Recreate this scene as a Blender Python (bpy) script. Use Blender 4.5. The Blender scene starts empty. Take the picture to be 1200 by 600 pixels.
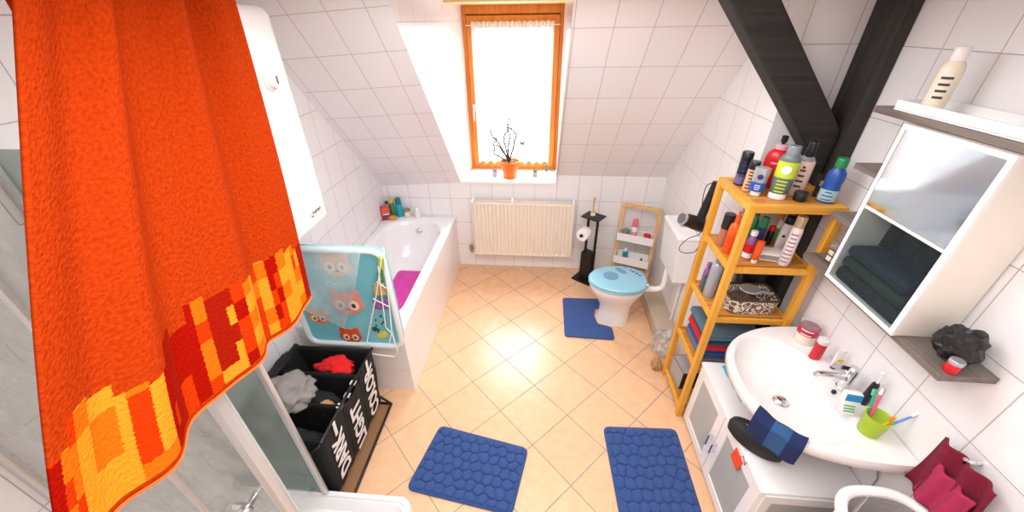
import bpy, bmesh, math, random
from mathutils import Vector, Matrix, noise as mnoise
random.seed(7)
S = bpy.context.scene
C = S.collection
PI = math.pi
# ------------------------------------------------------------------ camera
CA, CB, CC = Vector((0.99667, 0.08082, -0.01085)), Vector((-0.03379, 0.53042, 0.84706)), Vector((-0.07421, 0.84387, -0.53139))
CC.normalize(); CA = (CA - CC * CA.dot(CC)).normalized(); CB = CA.cross(CC)
EYE = Vector((0, 0, 2.3173)); FPX = 439.9
cam_d = bpy.data.cameras.new('camera'); cam = bpy.data.objects.new('camera', cam_d); C.objects.link(cam)
m = Matrix((CA, CB, -CC)).transposed().to_4x4(); m.translation = EYE
cam.matrix_world = m
cam_d.sensor_width = 36; cam_d.lens = 36 * FPX / 1200; cam_d.clip_start = 0.02
S.camera = cam
# ------------------------------------------------------------------ world, lights, exposure
W = bpy.data.worlds.new('sky'); S.world = W; W.use_nodes = True
bg = W.node_tree.nodes['Background']; bg.inputs[0].default_value = (0.93, 0.96, 1.0, 1); bg.inputs[1].default_value = 2.3
def area(name, loc, direction, sx, sy, power, col):
    d = bpy.data.lights.new(name, 'AREA'); d.shape = 'RECTANGLE'; d.size = sx; d.size_y = sy; d.energy = power; d.color = col
    o = bpy.data.objects.new(name, d); C.objects.link(o); o.location = loc
    o.rotation_euler = Vector(direction).to_track_quat('-Z', 'Y').to_euler(); return o
area('daylight', (-0.30, 5.1, 3.45), (0, -1, -0.85), 2.2, 1.5, 620, (0.98, 0.99, 1.0))
area('ceiling_fill', (0.1, 0.15, 2.42), (0, 0, -1), 1.2, 1.0, 27, (0.96, 0.98, 1.0))  # assumed lamp out of view, a broad panel added as soft fill
area('ceiling_fill', (-0.1, 1.45, 2.44), (0, 0, -1), 1.4, 0.9, 32, (0.96, 0.98, 1.0))  # second unseen fill panel, added under the ceiling further in
V = S.view_settings
V.view_transform = 'Standard'; V.look = 'None'; V.gamma = 1; V.use_curve_mapping = False; V.exposure = 0.08
S.cycles.use_denoising = True
S.cycles.max_bounces = 10; S.cycles.diffuse_bounces = 5; S.cycles.transparent_max_bounces = 16
S.cycles.sample_clamp_indirect = 6; S.cycles.caustics_reflective = False; S.cycles.caustics_refractive = False

# ------------------------------------------------------------------ measuring helpers (photograph -> room metres)
def ray(px, py): return CA * ((px - 600) / FPX) + CB * ((300 - py) / FPX) + CC
def on_z(px, py, z):
    d = ray(px, py); return EYE + d * ((z - EYE.z) / d.z)
def on_y(px, py, y):
    d = ray(px, py); return EYE + d * (y / d.y)
def on_x(px, py, x):
    d = ray(px, py); return EYE + d * (x / d.x)
def rise(base, px, py):
    d = ray(px, py); t = (base.x * d.x + base.y * d.y) / (d.x ** 2 + d.y ** 2); return EYE.z + d.z * t - base.z

# ------------------------------------------------------------------ materials
def lin(c):
    return tuple(((v / 255) / 12.92 if v / 255 <= 0.04045 else ((v / 255 + 0.055) / 1.055) ** 2.4) for v in c)
MATS = {}
def mat(name, rgb, rough=0.5, metal=0.0, var=0.06, scale=30.0, bump=0.0, bscale=200.0, spec=0.5, coat=0.0, sheen=0.0):
    if name in MATS: return MATS[name]
    M_ = bpy.data.materials.new(name); M_.use_nodes = True; n = M_.node_tree.nodes; l = M_.node_tree.links
    b = n['Principled BSDF']; c = lin(rgb)
    b.inputs['Roughness'].default_value = rough; b.inputs['Metallic'].default_value = metal
    b.inputs['Specular IOR Level'].default_value = spec; b.inputs['Coat Weight'].default_value = coat
    b.inputs['Sheen Weight'].default_value = sheen
    tc = n.new('ShaderNodeTexCoord'); nz = n.new('ShaderNodeTexNoise'); nz.inputs['Scale'].default_value = scale; nz.inputs['Detail'].default_value = 4
    l.new(tc.outputs['Object'], nz.inputs['Vector'])
    mx = n.new('ShaderNodeMix'); mx.data_type = 'RGBA'
    mx.inputs[6].default_value = (*[v * (1 - var) for v in c], 1); mx.inputs[7].default_value = (*[min(1, v * (1 + var)) for v in c], 1)
    l.new(nz.outputs['Fac'], mx.inputs[0]); l.new(mx.outputs[2], b.inputs['Base Color'])
    if bump:
        n2 = n.new('ShaderNodeTexNoise'); n2.inputs['Scale'].default_value = bscale; n2.inputs['Detail'].default_value = 2
        l.new(tc.outputs['Object'], n2.inputs['Vector'])
        bp = n.new('ShaderNodeBump'); bp.inputs['Strength'].default_value = bump; bp.inputs['Distance'].default_value = 0.004
        l.new(n2.outputs['Fac'], bp.inputs['Height']); l.new(bp.outputs['Normal'], b.inputs['Normal'])
    MATS[name] = M_; return M_
def glassy(name, rgb, alpha, rough=0.08, frost=0.0):
    """thin clear plastic or glass: tinted see-through mixed with a glossy surface"""
    if name in MATS: return MATS[name]
    M_ = bpy.data.materials.new(name); M_.use_nodes = True; n = M_.node_tree.nodes; l = M_.node_tree.links
    b = n['Principled BSDF']; b.inputs['Base Color'].default_value = (*lin(rgb), 1); b.inputs['Roughness'].default_value = rough
    t = n.new('ShaderNodeBsdfTransparent'); t.inputs[0].default_value = (*[0.55 + 0.45 * v for v in lin(rgb)], 1)
    mx = n.new('ShaderNodeMixShader'); o = n['Material Output']
    tc = n.new('ShaderNodeTexCoord'); nz = n.new('ShaderNodeTexNoise'); nz.inputs['Scale'].default_value = 9
    l.new(tc.outputs['Object'], nz.inputs['Vector'])
    mp = n.new('ShaderNodeMapRange'); mp.inputs[1].default_value = 0.3; mp.inputs[2].default_value = 0.7
    mp.inputs[3].default_value = max(0, alpha - frost); mp.inputs[4].default_value = min(1, alpha + frost)
    l.new(nz.outputs['Fac'], mp.inputs[0]); l.new(mp.outputs[0], mx.inputs[0])
    l.new(t.outputs[0], mx.inputs[1]); l.new(b.outputs[0], mx.inputs[2]); l.new(mx.outputs[0], o.inputs[0])
    MATS[name] = M_; return M_
def tiles(name, tile, grout, w, h, gap, rough, rot=0.0, off=(0, 0), patch=0.03, cloud=0.0):
    M_ = bpy.data.materials.new(name); M_.use_nodes = True; n = M_.node_tree.nodes; l = M_.node_tree.links
    b = n['Principled BSDF']; b.inputs['Specular IOR Level'].default_value = 0.5
    uv = n.new('ShaderNodeUVMap'); mp = n.new('ShaderNodeMapping'); mp.vector_type = 'TEXTURE'
    mp.inputs['Location'].default_value = (off[0], off[1], 0); mp.inputs['Rotation'].default_value = (0, 0, rot)
    br = n.new('ShaderNodeTexBrick'); br.offset = 0; br.squash = 1
    br.inputs['Scale'].default_value = 1; br.inputs['Brick Width'].default_value = w; br.inputs['Row Height'].default_value = h
    br.inputs['Mortar Size'].default_value = gap; br.inputs['Mortar Smooth'].default_value = 0.3; br.inputs['Bias'].default_value = 0
    c = lin(tile)
    br.inputs['Color1'].default_value = (*[v * (1 - patch) for v in c], 1); br.inputs['Color2'].default_value = (*[min(1, v * (1 + patch)) for v in c], 1)
    br.inputs['Mortar'].default_value = (*lin(grout), 1)
    l.new(uv.outputs[0], mp.inputs[0]); l.new(mp.outputs[0], br.inputs['Vector'])
    col = br.outputs['Color']
    if cloud:
        nz = n.new('ShaderNodeTexNoise'); nz.inputs['Scale'].default_value = 14; nz.inputs['Detail'].default_value = 8; nz.inputs['Roughness'].default_value = 0.65
        l.new(uv.outputs[0], nz.inputs['Vector'])
        rm = n.new('ShaderNodeMapRange'); rm.inputs[1].default_value = 0.3; rm.inputs[2].default_value = 0.7; rm.inputs[3].default_value = 1 - cloud; rm.inputs[4].default_value = 1 + cloud
        l.new(nz.outputs['Fac'], rm.inputs[0])
        mu = n.new('ShaderNodeMix'); mu.data_type = 'RGBA'; mu.blend_type = 'MULTIPLY'; mu.inputs[0].default_value = 1
        l.new(col, mu.inputs[6]); l.new(rm.outputs[0], mu.inputs[7]); col = mu.outputs[2]
    l.new(col, b.inputs['Base Color'])
    rr = n.new('ShaderNodeMapRange'); rr.inputs[3].default_value = rough; rr.inputs[4].default_value = 0.85
    l.new(br.outputs['Fac'], rr.inputs[0]); l.new(rr.outputs[0], b.inputs['Roughness'])
    bp = n.new('ShaderNodeBump'); bp.inputs['Strength'].default_value = 0.5; bp.inputs['Distance'].default_value = 0.002; bp.invert = True
    l.new(br.outputs['Fac'], bp.inputs['Height']); l.new(bp.outputs['Normal'], b.inputs['Normal'])
    return M_
WT = tiles('white_wall_tile', (241, 238, 239), (192, 182, 177), 0.2134, 0.2772, 0.0023, 0.16, patch=0.012)
FT = tiles('peach_floor_tile', (231, 184, 144), (158, 146, 134), 0.33, 0.33, 0.0036, 0.28, patch=0.03, cloud=0.09)
WHITE_PAINT = mat('white_paint', (243, 240, 238), 0.6, var=0.02)
SANITARY = mat('white_ceramic', (236, 232, 230), 0.07, var=0.01, coat=0.4)
ACRYL = mat('white_acrylic', (247, 245, 245), 0.12, var=0.01, coat=0.3)
CHROME = mat('chrome', (222, 222, 225), 0.08, 1.0, var=0.02)
ALU = mat('aluminium', (208, 209, 207), 0.35, 0.5, var=0.03)
WLAC = mat('white_lacquer', (244, 243, 243), 0.25, var=0.02)
WPLAS = mat('white_plastic', (243, 241, 239), 0.35, var=0.02)
BLACKM = mat('black_metal', (28, 27, 28), 0.35, 0.3, var=0.1)
BLACKP = mat('black_plastic', (24, 24, 26), 0.35, var=0.1)
GREYP = mat('grey_plastic', (150, 152, 156), 0.4)
def wood(name, c1, c2, scale=1.0, axis='Z', rough=0.45):
    M_ = bpy.data.materials.new(name); M_.use_nodes = True; n = M_.node_tree.nodes; l = M_.node_tree.links; b = n['Principled BSDF']
    tc = n.new('ShaderNodeTexCoord'); mp = n.new('ShaderNodeMapping')
    s = {'X': (1.2, 26, 26), 'Y': (26, 1.2, 26), 'Z': (26, 26, 1.2)}[axis]; mp.inputs['Scale'].default_value = tuple(v * scale for v in s)
    nz = n.new('ShaderNodeTexNoise'); nz.inputs['Scale'].default_value = 1.6; nz.inputs['Detail'].default_value = 6; nz.inputs['Distortion'].default_value = 0.6
    rp = n.new('ShaderNodeValToRGB'); rp.color_ramp.elements[0].position = 0.3; rp.color_ramp.elements[1].position = 0.7
    rp.color_ramp.elements[0].color = (*lin(c1), 1); rp.color_ramp.elements[1].color = (*lin(c2), 1)
    bp = n.new('ShaderNodeBump'); bp.inputs['Strength'].default_value = 0.25; bp.inputs['Distance'].default_value = 0.003
    l.new(tc.outputs['Object'], mp.inputs[0]); l.new(mp.outputs[0], nz.inputs['Vector']); l.new(nz.outputs['Fac'], rp.inputs[0])
    l.new(rp.outputs[0], b.inputs['Base Color']); l.new(nz.outputs['Fac'], bp.inputs['Height']); l.new(bp.outputs['Normal'], b.inputs['Normal'])
    b.inputs['Roughness'].default_value = rough; return M_
PINE = wood('window_pine', (208, 114, 30), (232, 148, 54))
BAMBOO = wood('bamboo', (222, 152, 40), (240, 178, 66))
BIRCH = wood('birch', (216, 166, 104), (233, 188, 130))
TIMBER = wood('black_timber', (22, 20, 19), (54, 48, 44), axis='Z', rough=0.6)
GREYWOOD = wood('grey_brown_board', (98, 88, 82), (132, 121, 113), axis='Y')

# ------------------------------------------------------------------ mesh builder
class MB:
    def __init__(s): s.b = bmesh.new(); s.uv = s.b.loops.layers.uv.new('UVMap')
    def face(s, pts, uvs=None):
        vs = [s.b.verts.new(p) for p in pts]; f = s.b.faces.new(vs)
        if uvs:
            for lp, u in zip(f.loops, uvs): lp[s.uv].uv = u
        return f
    def box(s, c, d, rot=None, bev=0.0, seg=2):
        r = bmesh.ops.create_cube(s.b, size=1.0); vs = r['verts']
        M_ = Matrix.Translation(c) @ ((rot.to_4x4() if isinstance(rot, Matrix) else Matrix.Rotation(rot, 4, 'Z')) if rot is not None else Matrix.Identity(4)) @ Matrix.Diagonal((d[0], d[1], d[2], 1))
        bmesh.ops.transform(s.b, matrix=M_, verts=vs)
        if bev:
            es = list({e for v in vs for e in v.link_edges})
            bmesh.ops.bevel(s.b, geom=es, offset=min(bev, min(d) * 0.49), segments=seg, profile=0.5, affect='EDGES')
        return s
    def span(s, a, b, bev=0.0, seg=2):
        c = [(p + q) / 2 for p, q in zip(a, b)]; d = [abs(q - p) for p, q in zip(a, b)]; return s.box(c, d, None, bev, seg)
    def bar(s, p, q, w, t, up=(0, 0, 1), bev=0.0):
        p, q = Vector(p), Vector(q); z = (q - p).normalized(); x = Vector(up).cross(z)
        if x.length < 1e-4: x = Vector((1, 0, 0)).cross(z)
        x.normalize(); y = z.cross(x); R = Matrix((x, y, z)).transposed()
        return s.box((p + q) / 2, (w, t, (q - p).length), R, bev, 1)
    def tube(s, pts, r, seg=8, closed=False):
        pts = [Vector(p) for p in pts]; n = len(pts); rings = []; prev = None
        for i, p in enumerate(pts):
            a = pts[(i - 1) % n] if (closed or i) else p; c = pts[(i + 1) % n] if (closed or i < n - 1) else p
            t = (c - a).normalized()
            x = (prev - t * prev.dot(t)) if prev is not None else t.orthogonal()
            if x.length < 1e-5: x = t.orthogonal()
            x.normalize(); prev = x; y = t.cross(x); rr = r[i] if isinstance(r, (list, tuple)) else r
            rings.append([s.b.verts.new(p + x * (rr * math.cos(2 * PI * k / seg)) + y * (rr * math.sin(2 * PI * k / seg))) for k in range(seg)])
        for i in range(n if closed else n - 1):
            A, B = rings[i], rings[(i + 1) % n]
            for k in range(seg): s.b.faces.new((A[k], A[(k + 1) % seg], B[(k + 1) % seg], B[k]))
        if not closed:
            s.b.faces.new(rings[0][::-1]); s.b.faces.new(rings[-1])
        return s
    def loft(s, loops, cap0=True, cap1=True, closed=True):
        R = [[s.b.verts.new(p) for p in lp] for lp in loops]; n = len(R[0])
        for A, B in zip(R, R[1:]):
            for k in range(n if closed else n - 1): s.b.faces.new((A[k], A[(k + 1) % n], B[(k + 1) % n], B[k]))
        if cap0: s.b.faces.new(R[0][::-1])
        if cap1: s.b.faces.new(R[-1])
        return s
    def lathe(s, prof, c=(0, 0, 0), seg=20, rot=None, sx=1.0, sy=1.0, cap0=True, cap1=True):
        M_ = Matrix.Translation(c) @ (rot.to_4x4() if rot else Matrix.Identity(4))
        return s.loft([[M_ @ Vector((r * sx * math.cos(2 * PI * k / seg), r * sy * math.sin(2 * PI * k / seg), z)) for k in range(seg)] for r, z in prof], cap0, cap1)
    def prism(s, poly, fn0, fn1):
        return s.loft([[fn0(*p) for p in poly], [fn1(*p) for p in poly]])
    def grid(s, fn, nu, nv, uvfn=None):
        P = [[s.b.verts.new(fn(i / nu, j / nv)) for i in range(nu + 1)] for j in range(nv + 1)]
        for j in range(nv):
            for i in range(nu):
                f = s.b.faces.new((P[j][i], P[j][i + 1], P[j + 1][i + 1], P[j + 1][i]))
                if uvfn:
                    for lp, (a, b) in zip(f.loops, ((i, j), (i + 1, j), (i + 1, j + 1), (i, j + 1))): lp[s.uv].uv = uvfn(a / nu, b / nv)
        return s
    def blob(s, c, d, amp=0.2, freq=6.0, sub=3, seed=0.0, rot=None):
        r = bmesh.ops.create_icosphere(s.b, subdivisions=sub, radius=1.0)
        R = rot or Matrix.Identity(3)
        for v in r['verts']:
            p = v.co.copy(); k = 1 + amp * mnoise.noise(p * freq * 0.35 + Vector((seed, seed * 1.7, 3.1))) + amp * 0.45 * mnoise.noise(p * freq + Vector((seed, 0, seed)))
            v.co = Vector(c) + R @ Vector((p.x * d[0] * k, p.y * d[1] * k, p.z * d[2] * k))
        return s
    def build(s, name, material, parent=None, smooth=True, solid=0.0, sub=0, kind=None, angle=35):
        b = s.b; bmesh.ops.recalc_face_normals(b, faces=b.faces)
        off = Vector((0, 0, 0)); p = parent
        while p is not None:
            if not p.get('_local', False): off += p.location
            p = p.parent
        if off.length:
            for v in b.verts: v.co -= off
        me = bpy.data.meshes.new(name); b.to_mesh(me); b.free()
        if smooth:
            for f in me.polygons: f.use_smooth = True
            try: me.set_sharp_from_angle(angle=math.radians(angle))
            except Exception: pass
        o = bpy.data.objects.new(name, me); C.objects.link(o)
        for m_ in (material if isinstance(material, (list, tuple)) else [material]): me.materials.append(m_)
        if solid:
            md = o.modifiers.new('thickness', 'SOLIDIFY'); md.thickness = solid; md.offset = 0
        if sub:
            md = o.modifiers.new('smooth', 'SUBSURF'); md.levels = sub; md.render_levels = sub
        if parent is not None: o.parent = parent
        if kind: o['kind'] = kind
        return o
def thing(name, label, cat, loc, rotz=0.0, group=None, local=False, tilt=None):
    """Empty at the base of a thing; its parts are its children (room metres, or local ones when local=True)"""
    o = bpy.data.objects.new(name, None); C.objects.link(o); o.location = loc; o.empty_display_size = 0.05
    o.rotation_euler = tilt if tilt else (0, 0, rotz)
    o['label'] = label; o['category'] = cat
    if group: o['group'] = group
    if local: o['_local'] = True
    return o
def tag(o, label, cat, group=None):
    o['label'] = label; o['category'] = cat
    if group: o['group'] = group
    return o
def text_mesh(body, size, depth, bold=0.0):
    cu = bpy.data.curves.new('lettering', 'FONT'); cu.body = body; cu.size = size; cu.extrude = depth; cu.offset = bold
    cu.align_x = 'CENTER'; cu.align_y = 'CENTER'
    t = bpy.data.objects.new('lettering', cu); C.objects.link(t)
    dg = bpy.context.evaluated_depsgraph_get(); me = bpy.data.meshes.new_from_object(t.evaluated_get(dg))
    bpy.data.objects.remove(t); bpy.data.curves.remove(cu); return me
def lettering(name, body, size, frame, material, parent, depth=0.0006, bold=0.0, squash=1.0):
    me = text_mesh(body, size, depth, bold); me.transform(frame @ Matrix.Diagonal((squash, 1, 1, 1)))
    off = Vector((0, 0, 0)); p = parent
    while p is not None:
        if not p.get('_local', False): off += p.location
        p = p.parent
    me.transform(Matrix.Translation(-off)); me.materials.clear(); me.materials.append(material)
    o = bpy.data.objects.new(name, me); C.objects.link(o); o.parent = parent; return o

# ------------------------------------------------------------------ the room
XL, XR, XF, YJ, YB, YN, ZC = -1.62, 1.46, 1.16, 2.075, 3.474, -1.05, 2.47
OX0, OX1, YW = -0.80, 0.125, 3.85
TAN = 1.1345
KL, KO, KR, KE = 0.915, 0.965, 1.062, 1.068
COLX = 0.3553
mb = MB(); mb.face([(XL, YN, 0), (XR, YN, 0), (XR, YB, 0), (XL, YB, 0)], [(XL, YN), (XR, YN), (XR, YB), (XL, YB)])
FT.node_tree.nodes['Mapping'].inputs['Location'].default_value = (-1.1754, 2.1027, 0); FT.node_tree.nodes['Mapping'].inputs['Rotation'].default_value = (0, 0, 0.7874)
mb.build('floor', FT, kind='structure', smooth=False)
def vflat(v): return v * 0.2772 / 0.2655
mb = MB()
P = [(XL, YB, 0), (XF, YB, 0), (XF, YB, KE), (OX1, YB, KR), (OX1, YB, KO), (OX0, YB, KO), (XL, YB, KL)]
mb.face(P, [(p[0] - COLX, vflat(p[2])) for p in P]); mb.build('wall_back', WT, kind='structure', smooth=False)
mb = MB()
P = [(YN, 0), (YB, 0), (YB, KL), (YB - (ZC - KL) / TAN, ZC), (YN, ZC)]
mb.face([(XL, y, z) for y, z in P], [(y - 3.474, z - 0.13) for y, z in P]); mb.build('wall_left', WT, kind='structure', smooth=False)
mb = MB(); P = [(YN, 0), (YJ, 0), (YJ, ZC), (YN, ZC)]
mb.face([(XR, y, z) for y, z in P], [(y - 1.71, z - 0.27) for y, z in P]); mb.build('wall_right', WT, kind='structure', smooth=False)
mb = MB(); P = [(YJ, 0), (YB, 0), (YB, KE), (YB - (ZC - KE) / TAN, ZC), (YJ, ZC)]
mb.face([(XF, y, z) for y, z in P], [(y - 3.36, z - 0.20) for y, z in P]); mb.build('wall_right_niche', WT, kind='structure', smooth=False)
mb = MB(); P = [(XF, 0), (XR, 0), (XR, ZC), (XF, ZC)]
mb.face([(x, YJ, z) for x, z in P], [(x - XF, z - 0.27) for x, z in P]); mb.build('wall_chimney_side', WT, kind='structure', smooth=False)
mb = MB(); mb.face([(XL, YN, 0), (XR, YN, 0), (XR, YN, ZC), (XL, YN, ZC)], [(0, 0), (3, 0), (3, 2.4), (0, 2.4)])
mb.build('wall_front', WT, kind='structure', smooth=False)
def slope_piece(name, x0, k0, x1, k1):
    mb = MB(); y0, y1 = YB - (ZC - k0) / TAN, YB - (ZC - k1) / TAN; n = math.sqrt(1 + TAN * TAN)
    P = [(x0, YB, k0), (x1, YB, k1), (x1, y1, ZC), (x0, y0, ZC)]
    mb.face(P, [(p[0] - COLX, (YB - p[1]) * n - 0.234) for p in P]); return mb.build(name, WT, kind='structure', smooth=False)
slope_piece('wall_slope_left', XL, KL, OX0, KO); slope_piece('wall_slope_right', OX1, KR, XF, KE)
yl, yr = YB - (ZC - KO) / TAN, YB - (ZC - KR) / TAN
mb = MB(); mb.face([(XL, YN, ZC), (XR, YN, ZC), (XR, YJ, ZC), (XF, YJ, ZC), (XF, yr + .01, ZC), (OX1, yr, ZC), (OX1 + .013, YW, ZC), (OX0 + .055, YW, ZC), (OX0, yl, ZC), (XL, yl, ZC)])
mb.build('ceiling', WHITE_PAINT, kind='structure', smooth=False)
mb = MB(); P = [(OX0, YB, KO), (OX0 + .055, YW, KO), (OX0 + .055, YW, ZC), (OX0, yl, ZC)]
mb.face(P, [(p[1] - 3.85, p[2] - .1) for p in P]); mb.build('wall_window_reveal_left', WT, kind='structure', smooth=False)
mb = MB(); P = [(OX1, YB, KO), (OX1 + .013, YW, KO), (OX1 + .013, YW, ZC), (OX1, yr, ZC)]
mb.face(P, [(p[1] - 3.85, p[2] - .1) for p in P]); mb.build('wall_window_reveal_right', WT, kind='structure', smooth=False)
MB().span((OX0 - .004, YB - .018, KO), (OX1 + .004, YW + .02, KO + .028), bev=.004).build('trim_1', mat('white_sill', (247, 246, 245), .25, var=.01), kind='structure')
# dormer head board (warm wood strip at the very top of the recess)
MB().span((OX0 + .03, YW - .60, ZC - .035), (OX1 + .01, YW - .005, ZC - .02)).build('trim_2', mat('pale_wood_lining', (236, 205, 150), .5), kind='structure')
# plinth box behind the toilet
MB().span((0.99, 2.42, 0), (XF, 3.02, 0.12), bev=.004).build('trim_3', tiles('plinth_tile', (238, 218, 196), (190, 170, 150), .33, .33, .003, .3), kind='structure')

# window: fixed frame, sash, glass, handle
WX0, WX1, WZ0, WZ1 = -0.752, 0.142, 0.993, 2.452
fr = MB()
for a, b in (((WX0, YW - .02, WZ0), (WX0 + .035, YW + .06, WZ1)), ((WX1 - .035, YW - .02, WZ0), (WX1, YW + .06, WZ1)), ((WX0 + .03, YW - .019, WZ0), (WX1 - .03, YW + .06, WZ0 + .03)), ((WX0 + .03, YW - .019, WZ1 - .085), (WX1 - .03, YW + .06, WZ1))):
    fr.span(a, b, bev=.003)
for a, b in (((WX0 + .034, YW + .032, WZ0 + .03), (WX0 + .07, YW + .06, WZ1 - .08)), ((WX1 - .07, YW + .032, WZ0 + .03), (WX1 - .034, YW + .06, WZ1 - .08)), ((WX0 + .034, YW + .0325, WZ0 + .02), (WX1 - .034, YW + .059, WZ0 + .07)), ((WX0 + .034, YW + .0325, WZ1 - .13), (WX1 - .034, YW + .059, WZ1 - .08))): fr.span(a, b)
win = fr.build('window_1', PINE, kind='structure')
sash = MB(); X0, X1, Z0, Z1 = WX0 + .038, WX1 - .038, WZ0 + .033, WZ1 - .095
for a, b in (((X0, YW - .035, Z0), (X0 + .062, YW + .03, Z1)), ((X1 - .062, YW - .035, Z0), (X1, YW + .03, Z1)), ((X0 + .06, YW - .034, Z0), (X1 - .06, YW + .03, Z0 + .07)), ((X0 + .06, YW - .034, Z1 - .07), (X1 - .06, YW + .03, Z1))):
    sash.span(a, b, bev=.004)
sash.build('window_sash', PINE, win)
MB().span((X0 + .05, YW - .004, Z0 + .05), (X1 - .05, YW + .004, Z1 - .05)).build('window_pane', glassy('clear_glass', (245, 250, 252), .04, .02), win)
hd = MB(); hp = (X0 + .03, YW - .037, 1.60)
hd.box((hp[0], hp[1] - .006, hp[2]), (.026, .012, .07), bev=.004); hd.tube([(hp[0], hp[1] - .01, hp[2]), (hp[0], hp[1] - .04, hp[2]), (hp[0], hp[1] - .042, hp[2] - .03), (hp[0], hp[1] - .042, hp[2] - .11)], .008)
hd.build('window_handle', ALU, win)
# the window's wall around the frame
MB().span((WX0 - .3, YW + .0, KO - .2), (WX0, YW + .05, ZC + .1)).span((WX1, YW, KO - .2), (WX1 + .3, YW + .05, ZC + .1)).span((WX0, YW + .001, KO - .2), (WX1, YW + .05, WZ0)).span((WX0, YW + .001, WZ1), (WX1, YW + .05, ZC + .1)).build('wall_dormer', WHITE_PAINT, kind='structure', smooth=False)

# curtain
cm = bpy.data.materials.new('sheer_white_curtain'); cm.use_nodes = True; n = cm.node_tree.nodes; l = cm.node_tree.links
n.remove(n['Principled BSDF']); tr = n.new('ShaderNodeBsdfTranslucent'); tr.inputs[0].default_value = (.95, .95, .95, 1); tp = n.new('ShaderNodeBsdfTransparent'); df = n.new('ShaderNodeBsdfDiffuse'); df.inputs[0].default_value = (.93, .93, .93, 1)
a1 = n.new('ShaderNodeMixShader'); a1.inputs[0].default_value = .35; a2 = n.new('ShaderNodeMixShader')
tc = n.new('ShaderNodeTexCoord'); nz = n.new('ShaderNodeTexNoise'); nz.inputs['Scale'].default_value = 60; mr = n.new('ShaderNodeMapRange'); mr.inputs[3].default_value = .46; mr.inputs[4].default_value = .62
l.new(tc.outputs['Object'], nz.inputs['Vector']); l.new(nz.outputs['Fac'], mr.inputs[0]); l.new(mr.outputs[0], a2.inputs[0])
l.new(tr.outputs[0], a1.inputs[1]); l.new(df.outputs[0], a1.inputs[2]); l.new(tp.outputs[0], a2.inputs[1]); l.new(a1.outputs[0], a2.inputs[2]); l.new(a2.outputs[0], n['Material Output'].inputs[0])
ct = thing('curtain', 'sheer white curtain with scalloped hem covering the window panes', 'curtain', (-.3, YW - .05, 1.07))
CX0, CX1, CZ0, CZ1 = X0 + .045, X1 - .045, 1.045, 2.283
def curt(u, v):
    x = CX0 + (CX1 - CX0) * u; hem = CZ0 + .035 * abs(math.sin(PI * u * 9)) ; z = hem + (CZ1 - hem) * v
    return (x, YW - .047 - .006 * math.sin(u * 60) - .003 * math.sin(u * 23 + 1), z)
MB().grid(curt, 180, 12).build('sheer_cloth', cm, ct)
MB().grid(lambda u, v: (CX0 + (CX1 - CX0) * u, YW - .050 - .010 * math.sin(u * 130), 2.262 + .05 * v + .004 * math.sin(u * 90)), 260, 3).build('gathered_header', mat('curtain_header', (238, 232, 226), .8), ct, solid=.001)
MB().tube([(CX0 - .05, YW - .045, 2.285), (CX1 + .05, YW - .045, 2.285)], .004).build('curtain_wire', WPLAS, ct)
# small butterfly clipped to the curtain
bf = thing('butterfly_ornament', 'small grey butterfly ornament on the white curtain right of the plant', 'ornament', on_y(612, 168, YW - .075))
bw = MB(); q = bf.location
for sx in (-1, 1):
    bw.prism([(0, 0), (.018, .022), (.03, .018), (.028, .004), (.014, -.004), (.022, -.014), (.012, -.022), (0, -.008)], lambda a, b, sx=sx: (q.x + sx * a, q.y - .25 * a, q.z + b), lambda a, b, sx=sx: (q.x + sx * a, q.y - .25 * a + .002, q.z + b))
bw.build('wings', mat('butterfly_grey', (120, 118, 120), .6), bf, smooth=False)
MB().tube([(q.x, q.y - .002, q.z - .02), (q.x, q.y - .003, q.z + .02)], [.002, .004]).tube([(q.x, q.y, q.z), (q.x, q.y + .022, q.z)], .0012).build('body', BLACKP, bf)

# timber post and brace
MB().span((1.405, 1.885, 0), (XR, YJ, ZC), bev=.008).build('trim_4', TIMBER, kind='structure')
brm = MB()
tl, trr, bl, brr = (.660, 2.47), (.870, 2.47), (1.400, 1.640), (1.400, 1.858)
brm.prism([tl, trr, brr, bl], lambda a, b: (a, 1.935, b), lambda a, b: (a, 2.06, b))
bo = brm.build('trim_5', wood('black_brace_timber', (16, 15, 14), (44, 40, 37), axis='X', rough=.6), kind='structure', smooth=False)
md = bo.modifiers.new('edge', 'BEVEL'); md.width = .008; md.segments = 2

# ------------------------------------------------------------------ bathtub
TX, TY0, TZ = -0.885, 1.755, 0.60
apron = MB()
for P, U in (([(TX, TY0, 0), (TX, YB, 0), (TX, YB, TZ - .02), (TX, TY0, TZ - .02)], lambda p: (p[1] - 1.9, p[2] - .03)), ([(XL, TY0, 0), (TX, TY0, 0), (TX, TY0, TZ - .02), (XL, TY0, TZ - .02)], lambda p: (p[0] + .885, p[2] - .03))):
    apron.face(P, [U(p) for p in P])
apron.build('trim_6', tiles('apron_tile', (240, 233, 231), (214, 204, 198), .34, .19, .0025, .2, patch=.01), kind='structure', smooth=False)
tub = thing('bathtub', 'white built-in bathtub along the left wall with a tiled side', 'bathtub', (-1.25, 2.6, 0))
def rrect(cx, cy, hx, hy, r, z, n=9, rfar=None):
    pts = []
    for k, (sx, sy) in enumerate(((1, 1), (-1, 1), (-1, -1), (1, -1))):
        rr = rfar if (rfar and sy > 0) else r
        for i in range(n):
            a = PI / 2 * k + PI / 2 * i / (n - 1); pts.append((cx + sx * (hx - rr) + rr * math.cos(a), cy + sy * (hy - rr) + rr * math.sin(a), z))
    return pts
tx, ty = (XL + TX) / 2, (TY0 + YB) / 2; hx, hy = (TX - XL) / 2 - .002, (YB - TY0) / 2 - .002
b = MB()
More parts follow.
